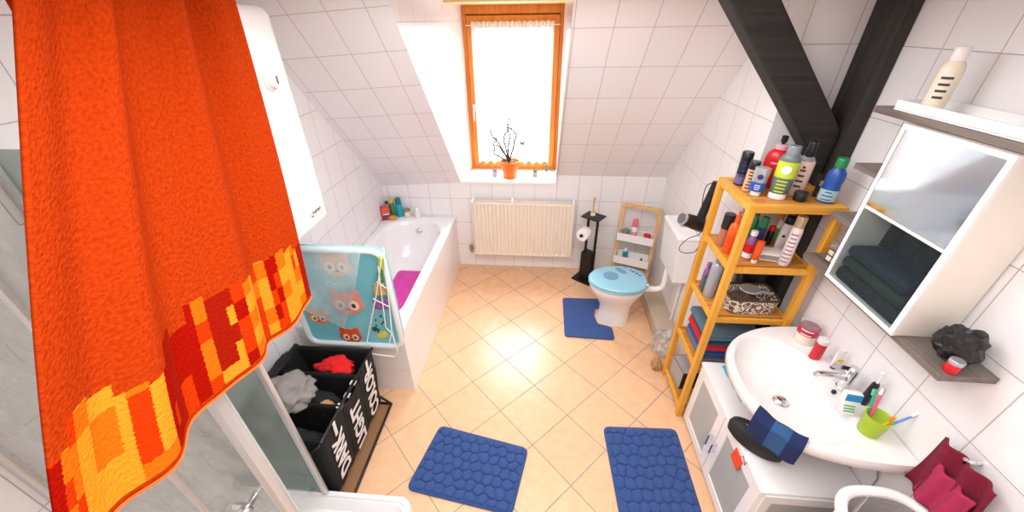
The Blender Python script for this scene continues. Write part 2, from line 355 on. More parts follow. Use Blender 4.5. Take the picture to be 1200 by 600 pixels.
b.loft([rrect(tx, ty, hx, hy, .008, TZ - .035), rrect(tx, ty, hx, hy, .008, TZ - .006), rrect(tx, ty, hx - .006, hy - .006, .012, TZ),
        rrect(tx - .005, ty - .01, hx - .062, hy - .085, .20, TZ, rfar=.29), rrect(tx - .005, ty - .01, hx - .072, hy - .097, .20, TZ - .008, rfar=.28), rrect(tx - .005, ty - .01, hx - .085, hy - .115, .19, TZ - .05, rfar=.27),
        rrect(tx - .005, ty - .01, hx - .11, hy - .19, .18, TZ - .25, rfar=.24), rrect(tx - .005, ty - .01, hx - .15, hy - .30, .14, TZ - .385, rfar=.2), rrect(tx - .005, ty - .01, hx - .2, hy - .38, .10, TZ - .41, rfar=.12)], cap0=False)
b.build('basin', ACRYL, tub, angle=50)
ov = MB(); oc = (-1.25, 3.318, .49); ov.lathe([(.0, .012), (.02, .012), (.028, .006), (.03, 0)][::-1], oc, rot=Matrix.Rotation(PI / 2, 3, 'X'))
ov.tube([(oc[0] - .02, oc[1] - .014, oc[2]), (oc[0] + .02, oc[1] - .014, oc[2])], .004); ov.build('overflow', CHROME, tub)
MB().lathe([(.034, 0), (.034, .004), (.02, .007), (0, .008)], (-1.25, 2.95, TZ - .409), cap1=False).build('drain', CHROME, tub)
# bath mat lying in the tub
pm = mat('pink_mat', (222, 66, 172), .45, var=.2, scale=40, bump=.5, bscale=60)
mmat = MB(); mmat.loft([rrect(-1.26, 2.62, .15, .40, .04, TZ - .408), rrect(-1.26, 2.62, .15, .40, .04, TZ - .398), rrect(-1.26, 2.62, .142, .392, .035, TZ - .394)])
for i in range(9):
    for j in range(22): mmat.lathe([(.011, TZ - .396), (.009, TZ - .391), (0, TZ - .389)], (-1.26 - .125 + i * .031, 2.26 + j * .0345, 0), 8, cap1=False)
tag(mmat.build('bath_mat', pm, None), 'bright pink bath mat lying inside the white bathtub', 'bath mat')

# ------------------------------------------------------------------ radiator
rad = thing('radiator', 'cream ribbed panel radiator on the wall under the window', 'radiator', (-.185, 3.42, .18))
RX0, RX1, RZ0, RZ1, RY = -.688, .315, .20, .80, 3.365
CREAM = mat('cream_enamel', (238, 226, 212), .35, var=.02)
def ribs(u, v):
    x = RX0 + (RX1 - RX0) * u; d = .012 * (1 if math.sin(u * 2 * PI * 26) > .2 else 0) * (1 if .04 < v < .96 else 0); return (x, RY + d, RZ0 + (RZ1 - RZ0) * v)
MB().grid(ribs, 260, 40).build('front_panel', CREAM, rad, solid=.003, angle=20)
MB().span((RX0, RY + .055, RZ0), (RX1, RY + .07, RZ1), bev=.004).build('back_panel', CREAM, rad)
MB().span((RX0 - .004, RY - .003, RZ0), (RX0 + .006, RY + .075, RZ1 + .002), bev=.003).build('side_cover', CREAM, rad)
MB().span((RX1 - .006, RY - .003, RZ0), (RX1 + .004, RY + .075, RZ1 + .002), bev=.003).build('side_cover', CREAM, rad)
g = MB()
for k in range(60): g.span((RX0 + .008 + k * (RX1 - RX0 - .02) / 60, RY + .002, RZ1 - .004), (RX0 + .0175 + k * (RX1 - RX0 - .02) / 60, RY + .07, RZ1 + .008))
g.span((RX0, RY - .002, RZ1 - .004), (RX1, RY + .004, RZ1 + .010)).span((RX0, RY + .066, RZ1 - .004), (RX1, RY + .073, RZ1 + .010)); g.build('top_grille', CREAM, rad)
for x in (RX0 + .004, -.29, RX1 - .004): MB().span((x - .012, RY - .006, RZ1 + .003), (x + .012, YB - .003, RZ1 + .022), bev=.004).build('bracket', WPLAS, rad)
v = MB(); v.tube([(RX0, RY + .04, RZ0 + .05), (RX0 - .045, RY + .04, RZ0 + .05), (RX0 - .05, RY + .04, RZ0 + .02), (RX0 - .05, YB - .014, .18)], .011); v.lathe([(.018, 0), (.018, .045), (.012, .05)], (RX0 - .048, RY + .04, RZ0 + .045), 12); v.build('valve', mat('valve_brass', (168, 150, 128), .35, .6), rad)

# ------------------------------------------------------------------ water heater
wh = thing('water_heater', 'tall white electric water heater hung on the left wall beside the orange towel', 'water heater', (-1.45, 1.74, 1.34))
HX0, HX1, HY0, HY1, HZ0, HZ1 = XL + .01, -1.245, 1.50, 1.955, 1.335, 2.392
def hrr(z, ins, r=.075):
    pts = []
    for k, (sx, sy) in enumerate(((1, 1), (-1, 1), (-1, -1), (1, -1))):
        rr = r if sx > 0 else .03
        for i in range(9):
            a = PI / 2 * k + PI / 2 * i / 8; hx_, hy_ = (HX1 - HX0) / 2 - ins, (HY1 - HY0) / 2 - ins
            pts.append(((HX0 + HX1) / 2 + sx * (hx_ - rr) + rr * math.cos(a), (HY0 + HY1) / 2 + sy * (hy_ - rr) + rr * math.sin(a), z))
    return pts
lo = [hrr(HZ0, .05, .05), hrr(HZ0 + .006, .028, .06), hrr(HZ0 + .02, .010, .07), hrr(HZ0 + .045, .001), hrr(HZ1 - .045, .001), hrr(HZ1 - .02, .010, .07), hrr(HZ1 - .006, .028, .06), hrr(HZ1, .05, .05)]
MB().loft(lo).build('casing', mat('white_enamel', (248, 247, 247), .14, var=.01, coat=.3), wh, angle=60)
kx = Matrix.Rotation(PI / 2, 3, 'Y')
MB().lathe([(.046, 0), (.046, .008), (.040, .012)], (HX1 - .001, 1.765, 2.10), 28, rot=kx).build('thermometer_ring', mat('ring_beige', (226, 214, 204), .4), wh)
kb = MB().lathe([(.032, 0), (.030, .022), (.026, .026)], (HX1 + .010, 1.765, 2.10), 24, rot=kx).build('dial_knob', WPLAS, wh)
MB().span((HX1 + .036, 1.760, 2.085), (HX1 + .038, 1.770, 2.118)).build('pointer', mat('dark_grey_print', (70, 70, 74), .5), kb)
frm = Matrix.Translation((HX1 + .0008, 1.80, 1.435)) @ Matrix(((0, 0, 1), (1, 0, 0), (0, 1, 0))).to_4x4()
sw = MB(); sw.tube([frm @ Vector(p) for p in ((-.045, -.004, 0), (-.048, -.016, 0), (-.036, -.019, 0), (-.03, -.012, 0))], .0016, 6)
for k in range(7): sw.tube([frm @ Vector((-.034 + k * .0115, -.006 + .006 * math.sin(k * 2.1), 0)), frm @ Vector((-.028 + k * .0115, .007 + .004 * math.cos(k * 3), 0)), frm @ Vector((-.024 + k * .0115, -.004, 0))], .0014, 5)
sw.build('nameplate_print', mat('dark_grey_print', (70, 70, 74), .5), wh)
MB().span((-1.36, 1.64, HZ0 - .008), (-1.30, 1.80, HZ0 + .004), bev=.002).build('indicator_panel', mat('heater_orange', (210, 96, 60), .4), wh)
pp = MB()
for y in (1.83, 1.90): pp.tube([(-1.45, y, HZ0 + .01), (-1.45, y, HZ0 - .09), (-1.47, y, HZ0 - .11), (XL + .012, y, HZ0 - .11)], .009)
pp.build('water_pipes', CHROME, wh)

# ------------------------------------------------------------------ orange towel over a ceiling-hung rail
TWX = -.66
towm = bpy.data.materials.new('orange_terry'); towm.use_nodes = True; n = towm.node_tree.nodes; l = towm.node_tree.links; b = n['Principled BSDF']
uvn = n.new('ShaderNodeUVMap'); sp = n.new('ShaderNodeSeparateXYZ'); l.new(uvn.outputs[0], sp.inputs[0])
def mth(op, a, b_=None, c_=None):
    k = n.new('ShaderNodeMath'); k.operation = op
    for i, v_ in enumerate((a, b_, c_)):
        if v_ is None: continue
        if isinstance(v_, (int, float)): k.inputs[i].default_value = v_
        else: l.new(v_, k.inputs[i])
    return k.outputs[0]
U_, V_ = sp.outputs[0], sp.outputs[1]
jit = n.new('ShaderNodeTexNoise'); jit.inputs['Scale'].default_value = 260; l.new(uvn.outputs[0], jit.inputs['Vector'])
ju = mth('ADD', U_, mth('MULTIPLY', mth('SUBTRACT', jit.outputs['Fac'], .5), .010)); jv = mth('ADD', V_, mth('MULTIPLY', mth('SUBTRACT', jit.outputs['Fac'], .5), .008))
def cells(du, dv, seed):
    cu = mth('FLOOR', mth('DIVIDE', ju, du)); cv = mth('FLOOR', mth('DIVIDE', jv, dv)); cb = n.new('ShaderNodeCombineXYZ'); l.new(cu, cb.inputs[0]); l.new(cv, cb.inputs[1]); cb.inputs[2].default_value = seed
    w = n.new('ShaderNodeTexWhiteNoise'); l.new(cb.outputs[0], w.inputs['Vector']); return w.outputs['Value']
mixv = mth('ADD', mth('MULTIPLY', cells(.028, .50, 1.3), .78), mth('MULTIPLY', cells(.042, .040, 4.7), .22))
rp = n.new('ShaderNodeValToRGB'); rp.color_ramp.interpolation = 'CONSTANT'; e = rp.color_ramp.elements
e[0].position = 0; e[0].color = (*lin((150, 14, 3)), 1); e[1].position = .22; e[1].color = (*lin((190, 50, 5)), 1)
for p_, c_ in ((.34, (206, 98, 14)), (.46, (216, 134, 32)), (.68, (146, 22, 6))): q = e.new(p_); q.color = (*lin(c_), 1)
l.new(mixv, rp.inputs[0])
edge = mth('ADD', .185, mth('MULTIPLY', mth('SUBTRACT', cells(.042, 9.0, 8.1), .5), .05))
band = mth('MULTIPLY', mth('LESS_THAN', jv, edge), mth('GREATER_THAN', V_, .012))
pile = n.new('ShaderNodeTexNoise'); pile.inputs['Scale'].default_value = 150; pile.inputs['Detail'].default_value = 3; l.new(uvn.outputs[0], pile.inputs['Vector'])
base = n.new('ShaderNodeMix'); base.data_type = 'RGBA'; base.inputs[6].default_value = (*lin((128, 28, 4)), 1); base.inputs[7].default_value = (*lin((196, 66, 14)), 1); l.new(pile.outputs['Fac'], base.inputs[0])
mx = n.new('ShaderNodeMix'); mx.data_type = 'RGBA'; l.new(band, mx.inputs[0]); l.new(base.outputs[2], mx.inputs[6]); l.new(rp.outputs[0], mx.inputs[7]); l.new(mx.outputs[2], b.inputs['Base Color'])
b.inputs['Roughness'].default_value = 1.0; b.inputs['Specular IOR Level'].default_value = .03
bp = n.new('ShaderNodeBump'); bp.inputs['Strength'].default_value = .9; bp.inputs['Distance'].default_value = .004; l.new(pile.outputs['Fac'], bp.inputs['Height']); l.new(bp.outputs['Normal'], b.inputs['Normal'])
tow = thing('bath_towel', 'large orange towel with a red and yellow block border hanging at the left', 'towel', (TWX, .6, 1.555))
def tw_front(u, v):
    # u 0 = edge towards the window, 1 = far edge; v 0 = hem, 1 = rail
    yr0 = .803 + .094 * v; yl0 = .163 + .378 * v ** 1.1
    y = yr0 + (yl0 - yr0) * u
    x = TWX + .013 * math.sin(u * 19 + .7 * v) + .006 * math.sin(u * 33 + 2.0 + v) + .008 * math.sin(v * 3 + u * 5)
    z = 1.650 - .010 * math.sin(u * 9) + .004 * math.sin(u * 23) + (2.425 - 1.650) * v
    return (x, y, z)
def tw_uv(u, v): return (u * .66, v * .78)
f = MB(); f.grid(tw_front, 90, 90, tw_uv); f.build('front_drop', towm, tow, solid=.006, angle=180)
def tw_back(u, v):
    # over the rail and down behind
    a = min(v / .12, 1) * PI; xx = TWX - .02 + .02 * math.cos(a) + (.013 * math.sin(u * 19 + .7) + .006 * math.sin(u * 33 + 3)) * math.cos(a); zz = 2.425 + .018 * math.sin(a) - max(0, v - .12) / .88 * .5
    y = .897 + (.541 - .897) * u; return (xx - .004 - .02 * max(0, v - .12), y, zz)
MB().grid(tw_back, 60, 40, lambda u, v: (u * .66, .78 + v * .5)).build('back_drop', towm, tow, solid=.006, angle=180)
hem = MB(); hem.tube([Vector(tw_front(i / 80, 0)) for i in range(81)], .0045, 6); hem.build('hem', mat('hem_orange', (246, 104, 24), .9), tow)
rl = thing('towel_rail', 'ceiling-hung white rail that carries the orange towel', 'towel rail', (TWX - .02, .8, 2.42))
MB().tube([(TWX - .02, .46, 2.425), (TWX - .02, .98, 2.425)], .011).build('rod', WPLAS, rl)
for y in (.48, .96): MB().tube([(TWX - .02, y, 2.425), (TWX - .02, y, ZC)], .006).build('hanger', WPLAS, rl)

# ------------------------------------------------------------------ shower
st = thing('shower_tray', 'white shower tray with a rounded corner beside the blue mat', 'shower tray', (-1.13, .55, 0))
SX0, SX1, SY0, SY1 = XL + .005, -.635, .10, .976
def tr(ins, r, z):
    pts = []
    for k, (sx, sy) in enumerate(((1, 1), (-1, 1), (-1, -1), (1, -1))):
        rr = r if (sx > 0) else .012
        for i in range(7):
            a = PI / 2 * k + PI / 2 * i / 6; pts.append(((SX0 + SX1) / 2 + sx * ((SX1 - SX0) / 2 - ins - rr) + rr * math.cos(a), (SY0 + SY1) / 2 + sy * ((SY1 - SY0) / 2 - ins - rr) + rr * math.sin(a), z))
    return pts
MB().loft([tr(0, .06, 0), tr(0, .06, .135), tr(.006, .056, .15), tr(.038, .045, .15), tr(.045, .04, .143), tr(.07, .04, .085), tr(.12, .03, .078)]).build('tray', ACRYL, st, angle=50)
MB().lathe([(.045, .0785), (.043, .084), (.03, .087), (0, .088)], (-1.13, .55, 0), 20, cap1=False).build('drain_cover', CHROME, st)
rim = MB(); rim.tube([(SX0 + .03, SY1 - .028, .153), (SX1 - .06, SY1 - .028, .153), (SX1 - .034, SY1 - .05, .153), (SX1 - .030, SY1 - .09, .153), (SX1 - .030, SY0 + .05, .153)], .009); rim.build('door_track', WPLAS, st)
FROST = glassy('green_frosted_glass', (176, 192, 184), .45, .2, .05)
FROST2 = glassy('grey_shower_glass', (212, 216, 213), .38, .12, .14)
p1 = thing('shower_screen', 'frosted green glass shower screen with a white edge beside the laundry sorter', 'shower screen', (-1.36, .955, .155))
MB().span((XL + .03, .950, .165), (-1.118, .957, 2.02)).build('glass', FROST, p1, smooth=False)
MB().span((-1.124, .942, .160), (-1.098, .964, 2.03), bev=.003).build('edge_profile', ALU, p1)
MB().span((XL + .001, .938, .158), (XL + .03, .968, 2.03), bev=.003).build('wall_profile', ALU, p1)
MB().span((XL + .03, .944, .1585), (-1.118, .963, .172), bev=.002).build('bottom_seal', WPLAS, p1)
MB().lathe([(.012, 0), (.012, .02), (.008, .024)], (-1.165, .948, .215), 14, rot=Matrix.Rotation(PI / 2, 3, 'X')).build('roller', CHROME, p1)
dr = thing('shower_door', 'clear shower door with pale profiles and a chrome knob below the orange towel', 'shower door', (-1.0, .51, .16))
DY = .515
MB().span((XL + .03, DY - .003, .175), (-.772, DY + .003, 2.02)).build('glass', FROST2, dr, smooth=False)
for x, w, nm in ((-.762, .030, 'edge_profile'), (-1.055, .022, 'middle_profile'), (XL + .016, .03, 'wall_profile')):
    q = MB().span((x - w / 2, DY - .014, .165), (x + w / 2, DY + .014, 2.03), bev=.003).build(nm, ALU, dr)
MB().span((-.778, DY + .012, .17), (-.746, DY + .020, 2.02), bev=.002).build('magnetic_seal', glassy('seal_clear', (230, 232, 230), .5, .2), dr)
MB().span((XL + .03, DY - .012, .158), (-.77, DY + .012, .178), bev=.003).build('bottom_profile', ALU, dr)
kz = on_y(292, 592, DY - .03)
kn = MB(); ry = Matrix.Rotation(PI / 2, 3, 'X')
kn.lathe([(.010, -.03), (.010, 0), (.017, .004), (.019, .012), (.019, .022), (.016, .027)], (kz.x, DY - .03, kz.z), 20, rot=ry)
kn.tube([(kz.x - .045, DY - .034, kz.z - .003), (kz.x + .005, DY - .034, kz.z)], .010, 14); kn.build('knob', CHROME, dr)

# ------------------------------------------------------------------ laundry sorter
LX0, LX1, LY0, LY1, LZ = -1.555, -1.035, .992, 1.632, .56
ls = thing('laundry_sorter', 'black three-compartment laundry sorter with white lettering next to the shower', 'laundry sorter', (-1.29, 1.31, 0))
CLOTHB = mat('black_nylon', (18, 17, 18), .85, var=.15, scale=60, bump=.3, bscale=300)
INK = mat('white_print', (236, 234, 232), .6, var=.02)
fm = MB()
for y in (LY0, LY1):
    fm.tube([(LX0 + .01, y, .012), (LX1 + .012, y, .012)], .009); fm.tube([(LX0 + .01, y, .012), (LX1 - .01, y, LZ)], .008); fm.tube([(LX1 + .012, y, .012), (LX0 + .0, y, LZ)], .008)
for x, z in ((LX1 + .015, .012), (LX0 + .01, .012), (LX1 - .012, LZ), (LX0, LZ)): fm.tube([(x, LY0, z), (x, LY1, z)], .009)
fm.build('frame', BLACKM, ls)
MB().span((LX0 + .02, LY0 + .01, .004), (LX1 + .005, LY1 - .01, .010)).build('base_board', mat('brown_hardboard', (150, 108, 72), .7, var=.12), ls)
for i in range(3):
    ya, yb_ = LY0 + .01 + i * (LY1 - LY0 - .02) / 3, LY0 + .01 + (i + 1) * (LY1 - LY0 - .02) / 3; ya += .003; yb_ -= .003; ym = (ya + yb_) / 2
    sag = .05 if i == 1 else 0
    bag = MB(); tz = LZ + .004
    fx = lambda z: LX1 - .008 - .055 * (1 - (z / LZ)) ** 1.0
    # front, back, two sides, bottom as a thick open sack
    def sack(u, v, ya=ya, yb_=yb_, sag=sag):
        per = [(LX1 - .008, ya), (LX1 - .008, yb_), (LX0 + .01, yb_), (LX0 + .01, ya), (LX1 - .008, ya)]
        k = min(int(u * 4), 3); t = u * 4 - k; x = per[k][0] + (per[k + 1][0] - per[k][0]) * t; y = per[k][1] + (per[k + 1][1] - per[k][1]) * t
        z = .07 + (LZ - .066) * v; cx = (LX0 + LX1) / 2
        x = cx + (x - cx) * (.84 + .16 * v) + .004 * math.sin(y * 60 + v * 9)
        if k in (0,) and sag: z -= sag * v * math.sin(PI * t)
        return (x, y, z)
    bag.grid(sack, 48, 14); bag.face([(LX0 + .06, ya, .072), (LX1 - .05, ya, .072), (LX1 - .05, yb_, .072), (LX0 + .06, yb_, .072)])
    bo = bag.build('bag', CLOTHB, ls, solid=.004)
    bo['label'] = ['bag lettered DARK', 'middle bag lettered LIGHT', 'bag lettered COLOR'][i]
    # lettering runs up the front
    cx = (LX0 + LX1) / 2; hxx = LX1 - .008 - cx
    p0 = Vector((cx + hxx * .84, ym, .07)); p1_ = Vector((cx + hxx, ym, LZ)); up = (p1_ - p0).normalized(); nx = Vector((up.z, 0, -up.x)); side = nx.cross(up)
    R = Matrix((up, nx.cross(up), nx)).transposed().to_4x4()
    word = ['DARK', 'LIGHT', 'COLOR'][i]
    cen = p0 + up * (.225 if i != 1 else .19) + nx * .010
    R.translation = cen
    lettering('lettering', word, .150, R, INK, bo, .001, .004, (.84, .92, .80)[i])
    st_ = MB(); sc = p0 + up * .447 + nx * .008
    if i == 1:
        for q_ in (-.10, -.02, .06): MB().box(p1_ + Vector((-.012, q_, .008 - .03 * (1 - abs(q_) * 6))), (.03, .03, .004), Matrix.Rotation(.15, 3, 'Y')).build('handle_strip', INK, bo)
        continue
    else: st_.box(sc, (.105, .022, .003), Matrix((up, nx.cross(up), nx)).transposed())
    st_.build('handle_strip', INK, bo)
def cloth(name, label, cat, c, d, m_, seed, amp=.35, freq=5, grp=None, rz=0):
    o = MB().blob(c, d, amp, freq, 4, seed, Matrix.Rotation(rz, 3, 'Z')).build(name, m_, None, angle=180); return tag(o, label, cat, grp)
GREYC = mat('grey_jersey', (150, 142, 138), .95, var=.1, bump=.4, bscale=400)
cloth('sweater', 'crumpled light grey sweater lying on the laundry in the sorter', 'sweater', (-1.365, 1.25, .600), (.135, .115, .060), GREYC, 2.2, .55, 5)
cloth('sock', 'rolled grey sock at the wall side of the laundry sorter', 'sock', (-1.43, 1.105, .50), (.055, .032, .03), GREYC, 5.5, .3, 4, rz=-.6)
cloth('shirt', 'bright red crumpled shirt in the far compartment of the laundry sorter', 'shirt', (-1.24, 1.515, .505), (.105, .072, .06), mat('red_cotton', (222, 26, 28), .9, var=.1, bump=.3, bscale=400), 7.7, .5, 6)
cloth('stocking', 'small tan cotton ball of laundry near the sorter front', 'laundry', (-1.165, 1.245, .49), (.045, .04, .03), mat('tan_cotton', (196, 148, 108), .95, bump=.3), 3.1, .3, 5)
DARKC = mat('dark_laundry_cloth', (30, 28, 32), .9, var=.25, bump=.4, bscale=350)
cloth('trousers', 'black crumpled trousers filling the near compartment of the sorter', 'trousers', (-1.31, 1.095, .355), (.18, .075, .10), DARKC, 9.4, .4, 5)
cloth('jumper', 'dark crumpled jumper under the grey sweater in the sorter', 'jumper', (-1.32, 1.305, .40), (.18, .075, .10), DARKC, 12.4, .35, 5)
cloth('leggings', 'black crumpled leggings under the red shirt in the sorter', 'leggings', (-1.32, 1.515, .33), (.18, .075, .10), DARKC, 14.4, .35, 5)
cloth('tights', 'black tights draped over the wall side rim of the sorter', 'tights', (-1.525, 1.36, .594), (.03, .17, .022), DARKC, 17.1, .45, 6)

# ------------------------------------------------------------------ changing mat standing in front of the tub end
MYY = 1.700
cmx = thing('changing_mat', 'teal baby changing mat with animal print standing upright against the tub end', 'changing mat', (-1.17, MYY, .51))
def animal_print(name):
    M_ = bpy.data.materials.new(name); M_.use_nodes = True; n = M_.node_tree.nodes; l = M_.node_tree.links; b = n['Principled BSDF']; b.inputs['Roughness'].default_value = .3
    tc = n.new('ShaderNodeTexCoord'); nz = n.new('ShaderNodeTexNoise'); nz.inputs['Scale'].default_value = 3.5; nz.inputs['Detail'].default_value = 4
    l.new(tc.outputs['Object'], nz.inputs['Vector']); wv = n.new('ShaderNodeTexWave'); wv.bands_direction = 'Z'; wv.inputs['Scale'].default_value = 22; wv.inputs['Distortion'].default_value = 3
    l.new(tc.outputs['Object'], wv.inputs['Vector'])
    rp = n.new('ShaderNodeValToRGB'); rp.color_ramp.elements[0].color = (*lin((112, 196, 210)), 1); rp.color_ramp.elements[1].color = (*lin((158, 222, 224)), 1)
    md = n.new('ShaderNodeMath'); md.operation = 'MULTIPLY'; l.new(nz.outputs['Fac'], md.inputs[0]); l.new(wv.outputs['Fac'], md.inputs[1])
    l.new(md.outputs[0], rp.inputs[0]); l.new(rp.outputs[0], b.inputs['Base Color']); return M_
TEAL = animal_print('teal_printed_foil')
def mo(ins, y, r=.07):
    x0, x1, z0, z1 = -1.50 + ins, -.858 - ins, .515 + ins, 1.262 - ins; pts = []
    for cx_, cz_, a0 in ((x1 - r, z1 - r, 0), (x0 + r, z1 - r, PI / 2), (x0 + r, z0 + r, PI), (x1 - r, z0 + r, 3 * PI / 2)):
        for i in range(7):
            a = a0 + PI / 2 * i / 6; pts.append((cx_ + r * math.cos(a), y, cz_ + r * math.sin(a)))
    return pts
MB().loft([mo(0, MYY + .028), mo(0, MYY + .012), mo(.004, MYY + .002, .066), mo(.02, MYY - .006, .055), mo(.05, MYY + .0, .04)]).build('pad', TEAL, cmx, angle=60)
rb = MB(); rb.tube([Vector((p[0], MYY - .006, p[2])) for p in mo(.012, 0, .062)], .019, 10, True); rb.build('bolster_rim', mat('white_vinyl', (226, 234, 236), .3, var=.03), cmx)
def disc(cx_, cz_, rx, rz_, y, wob=0.0, seed=0, n_=22, rot=0):
    out = []
    for k in range(n_):
        a = 2 * PI * k / n_; w_ = 1 + wob * math.sin(a * 7 + seed) + wob * .6 * math.sin(a * 3 + seed * 2); p, q_ = rx * w_ * math.cos(a), rz_ * w_ * math.sin(a)
        out.append((cx_ + p * math.cos(rot) - q_ * math.sin(rot), y, cz_ + p * math.sin(rot) + q_ * math.cos(rot)))
    return out
YP = MYY - .0085
def animal(px, py, r, col, nm, spots=None):
    c_ = on_y(px, py, YP); h = MB()
    h.loft([disc(c_.x, c_.z, r, r * .82, YP + .006, .05, px), disc(c_.x, c_.z, r, r * .82, YP, .05, px)])
    for s_ in (-1, 1): h.loft([disc(c_.x + s_ * r * .62, c_.z + r * .72, r * .28, r * .28, YP + .006), disc(c_.x + s_ * r * .62, c_.z + r * .72, r * .28, r * .28, YP + .0004)])
    ho = h.build('animal_print', mat(nm, col, .4, var=.15, scale=40), cmx, smooth=False)
    e_ = MB(); d_ = MB()
    for s_ in (-1, 1):
        e_.loft([disc(c_.x + s_ * r * .42, c_.z - r * .12, r * .30, r * .36, YP), disc(c_.x + s_ * r * .42, c_.z - r * .12, r * .28, r * .34, YP - .0008)])
        d_.loft([disc(c_.x + s_ * r * .40, c_.z - r * .14, r * .13, r * .17, YP - .0008), disc(c_.x + s_ * r * .40, c_.z - r * .14, r * .12, r * .16, YP - .0014)])
    d_.loft([disc(c_.x, c_.z - r * .42, r * .12, r * .08, YP), disc(c_.x, c_.z - r * .42, r * .11, r * .07, YP - .0012)])
    e_.build('eye_print', mat('print_cream', (244, 226, 206), .5), ho, smooth=False); d_.build('pupil_print', mat('print_brown', (84, 52, 46), .5), ho, smooth=False)
animal(393, 311, .092, (236, 176, 134), 'print_peach'); animal(406, 356, .105, (238, 148, 128), 'print_coral'); animal(411, 394, .072, (226, 92, 48), 'print_orange')
animal(373, 372, .066, (226, 150, 84), 'print_amber')
bd = MB(); c_ = on_y(448, 393, YP)
bd.loft([disc(c_.x, c_.z, .038, .026, YP + .006, .04, 2, rot=.5), disc(c_.x, c_.z, .038, .026, YP, .04, 2, rot=.5)]); bd.build('bird_print', mat('print_yellow', (226, 206, 84), .5), cmx, smooth=False)
for k in range(9):
    dk = MB(); q_ = on_y(446 + 6 * math.sin(k * 2.3), 371 + k * 2.2, YP); dk.loft([disc(q_.x, q_.z, .005, .009, YP + .004, 0, 0, 8), disc(q_.x, q_.z, .005, .009, YP - .0005, 0, 0, 8)]); dk.build('leaf_print', mat('print_dark', (62, 74, 52), .5), cmx, smooth=False)
dk = MB(); q_ = on_y(439, 386, YP); dk.loft([disc(q_.x, q_.z, .018, .018, YP + .004), disc(q_.x, q_.z, .018, .018, YP - .0002)]); dk.build('seed_print', mat('print_dark', (62, 74, 52), .5), cmx, smooth=False)
# clear film folded over the upper left of the mat
film = MB(); fl = [on_y(*p, MYY - .03) for p in ((352, 291), (374, 283), (424, 290), (416, 345), (405, 383), (352, 358))]
film.face([(p.x, p.y - .004 * k, p.z) for k, p in enumerate(fl)]); film.build('clear_film', glassy('milky_film', (238, 246, 248), .22, .15, .08), cmx, solid=.001)
# wire rack and coloured cloths hung at the right of the mat
wr = thing('wire_hanger_rack', 'white wire hanging rack in front of the teal changing mat', 'drying rack', on_y(445, 412, MYY - .05))
def onm(px, py, d=.045): return on_y(px, py, MYY - d)
MB().tube([onm(449, 290, .02), onm(450, 300), onm(456, 355), onm(459, 388), onm(466, 413), onm(462, 418), onm(430, 414)], .004).tube([onm(447, 303), onm(441, 345), onm(430, 400), onm(434, 404)], .004).build('wire_loop', WPLAS, wr)
MB().tube([onm(443, 312), onm(452, 384), onm(459, 390), onm(456, 402)], .0035).tube([onm(441, 330), onm(456, 340)], .003).tube([onm(437, 350), onm(457, 360)], .003).build('wire_arm', WPLAS, wr)
for nm, lb, pts, col in (('washcloth', 'yellow-green small cloth at the top of the white wire rack', ((444, 300), (450, 302), (450, 316), (443, 316)), (204, 214, 60)), ('washcloth', 'dark green small cloth on the white wire rack', ((443, 315), (449, 315), (449, 330), (441, 331)), (76, 150, 88)),
                         ('washcloth', 'amber small cloth midway down the white wire rack', ((439, 332), (450, 332), (453, 346), (437, 346)), (206, 170, 92)), ('washcloth', 'purple small cloth at the foot of the white wire rack', ((437, 350), (455, 352), (457, 362), (439, 362)), (150, 92, 160))):
    g_ = MB(); w_ = [onm(p[0], p[1], .036) for p in pts]
    g_.grid(lambda u, v, w_=w_: tuple((w_[3] * (1 - u) + w_[2] * u) * (1 - v) + (w_[0] * (1 - u) + w_[1] * u) * v + Vector((0, .004 * math.sin(u * 14 + v * 5), 0))), 12, 8)
    tag(g_.build(nm, mat('cloth_%d' % col[0], col, .9, bump=.3, bscale=500), None, solid=.004), lb, 'cloth')

# ------------------------------------------------------------------ toilet, cistern, mats
wc = thing('toilet', 'white floor-standing toilet with a pale blue lid', 'toilet', (.68, 2.675, 0))
def egg(cx, cy, lx0, lx1, hy_, z, n_=36, sq=2.2):
    out = []
    for k in range(n_):
        a = 2 * PI * k / n_; c_, s_ = math.cos(a), math.sin(a)
        r_ = (lx1 if c_ > 0 else lx0)
        out.append((cx + r_ * (abs(c_) ** (2 / sq if c_ > 0 else 1.0)) * (1 if c_ > 0 else -1), cy + hy_ * (abs(s_) ** (2 / sq if c_ > 0 else 1.0)) * (1 if s_ > 0 else -1), z))
    return out
TCX, TCY = .70, 2.675
MB().loft([egg(TCX, TCY, .175, .12, .115, 0), egg(TCX, TCY, .172, .12, .112, .02), egg(TCX, TCY, .150, .115, .095, .10), egg(TCX, TCY, .155, .12, .098, .18), egg(TCX, TCY, .205, .15, .130, .26), egg(TCX, TCY, .255, .19, .168, .34), egg(TCX, TCY, .265, .205, .178, .385), egg(TCX, TCY, .262, .203, .175, .398),
           egg(TCX, TCY, .215, .13, .125, .398), egg(TCX, TCY, .19, .11, .10, .30), egg(TCX, TCY, .08, .05, .05, .20)]).build('bowl', SANITARY, wc, angle=60)
SEATB = mat('pale_blue_seat', (150, 204, 222), .25, var=.03); HOLLOW_SHADE = mat('hollow_shade_blue', (112, 160, 190), .3, var=.04)
MB().loft([egg(TCX, TCY, .272, .205, .186, .401), egg(TCX, TCY, .276, .207, .190, .408), egg(TCX, TCY, .270, .204, .185, .422), egg(TCX, TCY, .18, .12, .11, .424), egg(TCX, TCY, .175, .115, .105, .402)]).build('seat', SEATB, wc, angle=60)
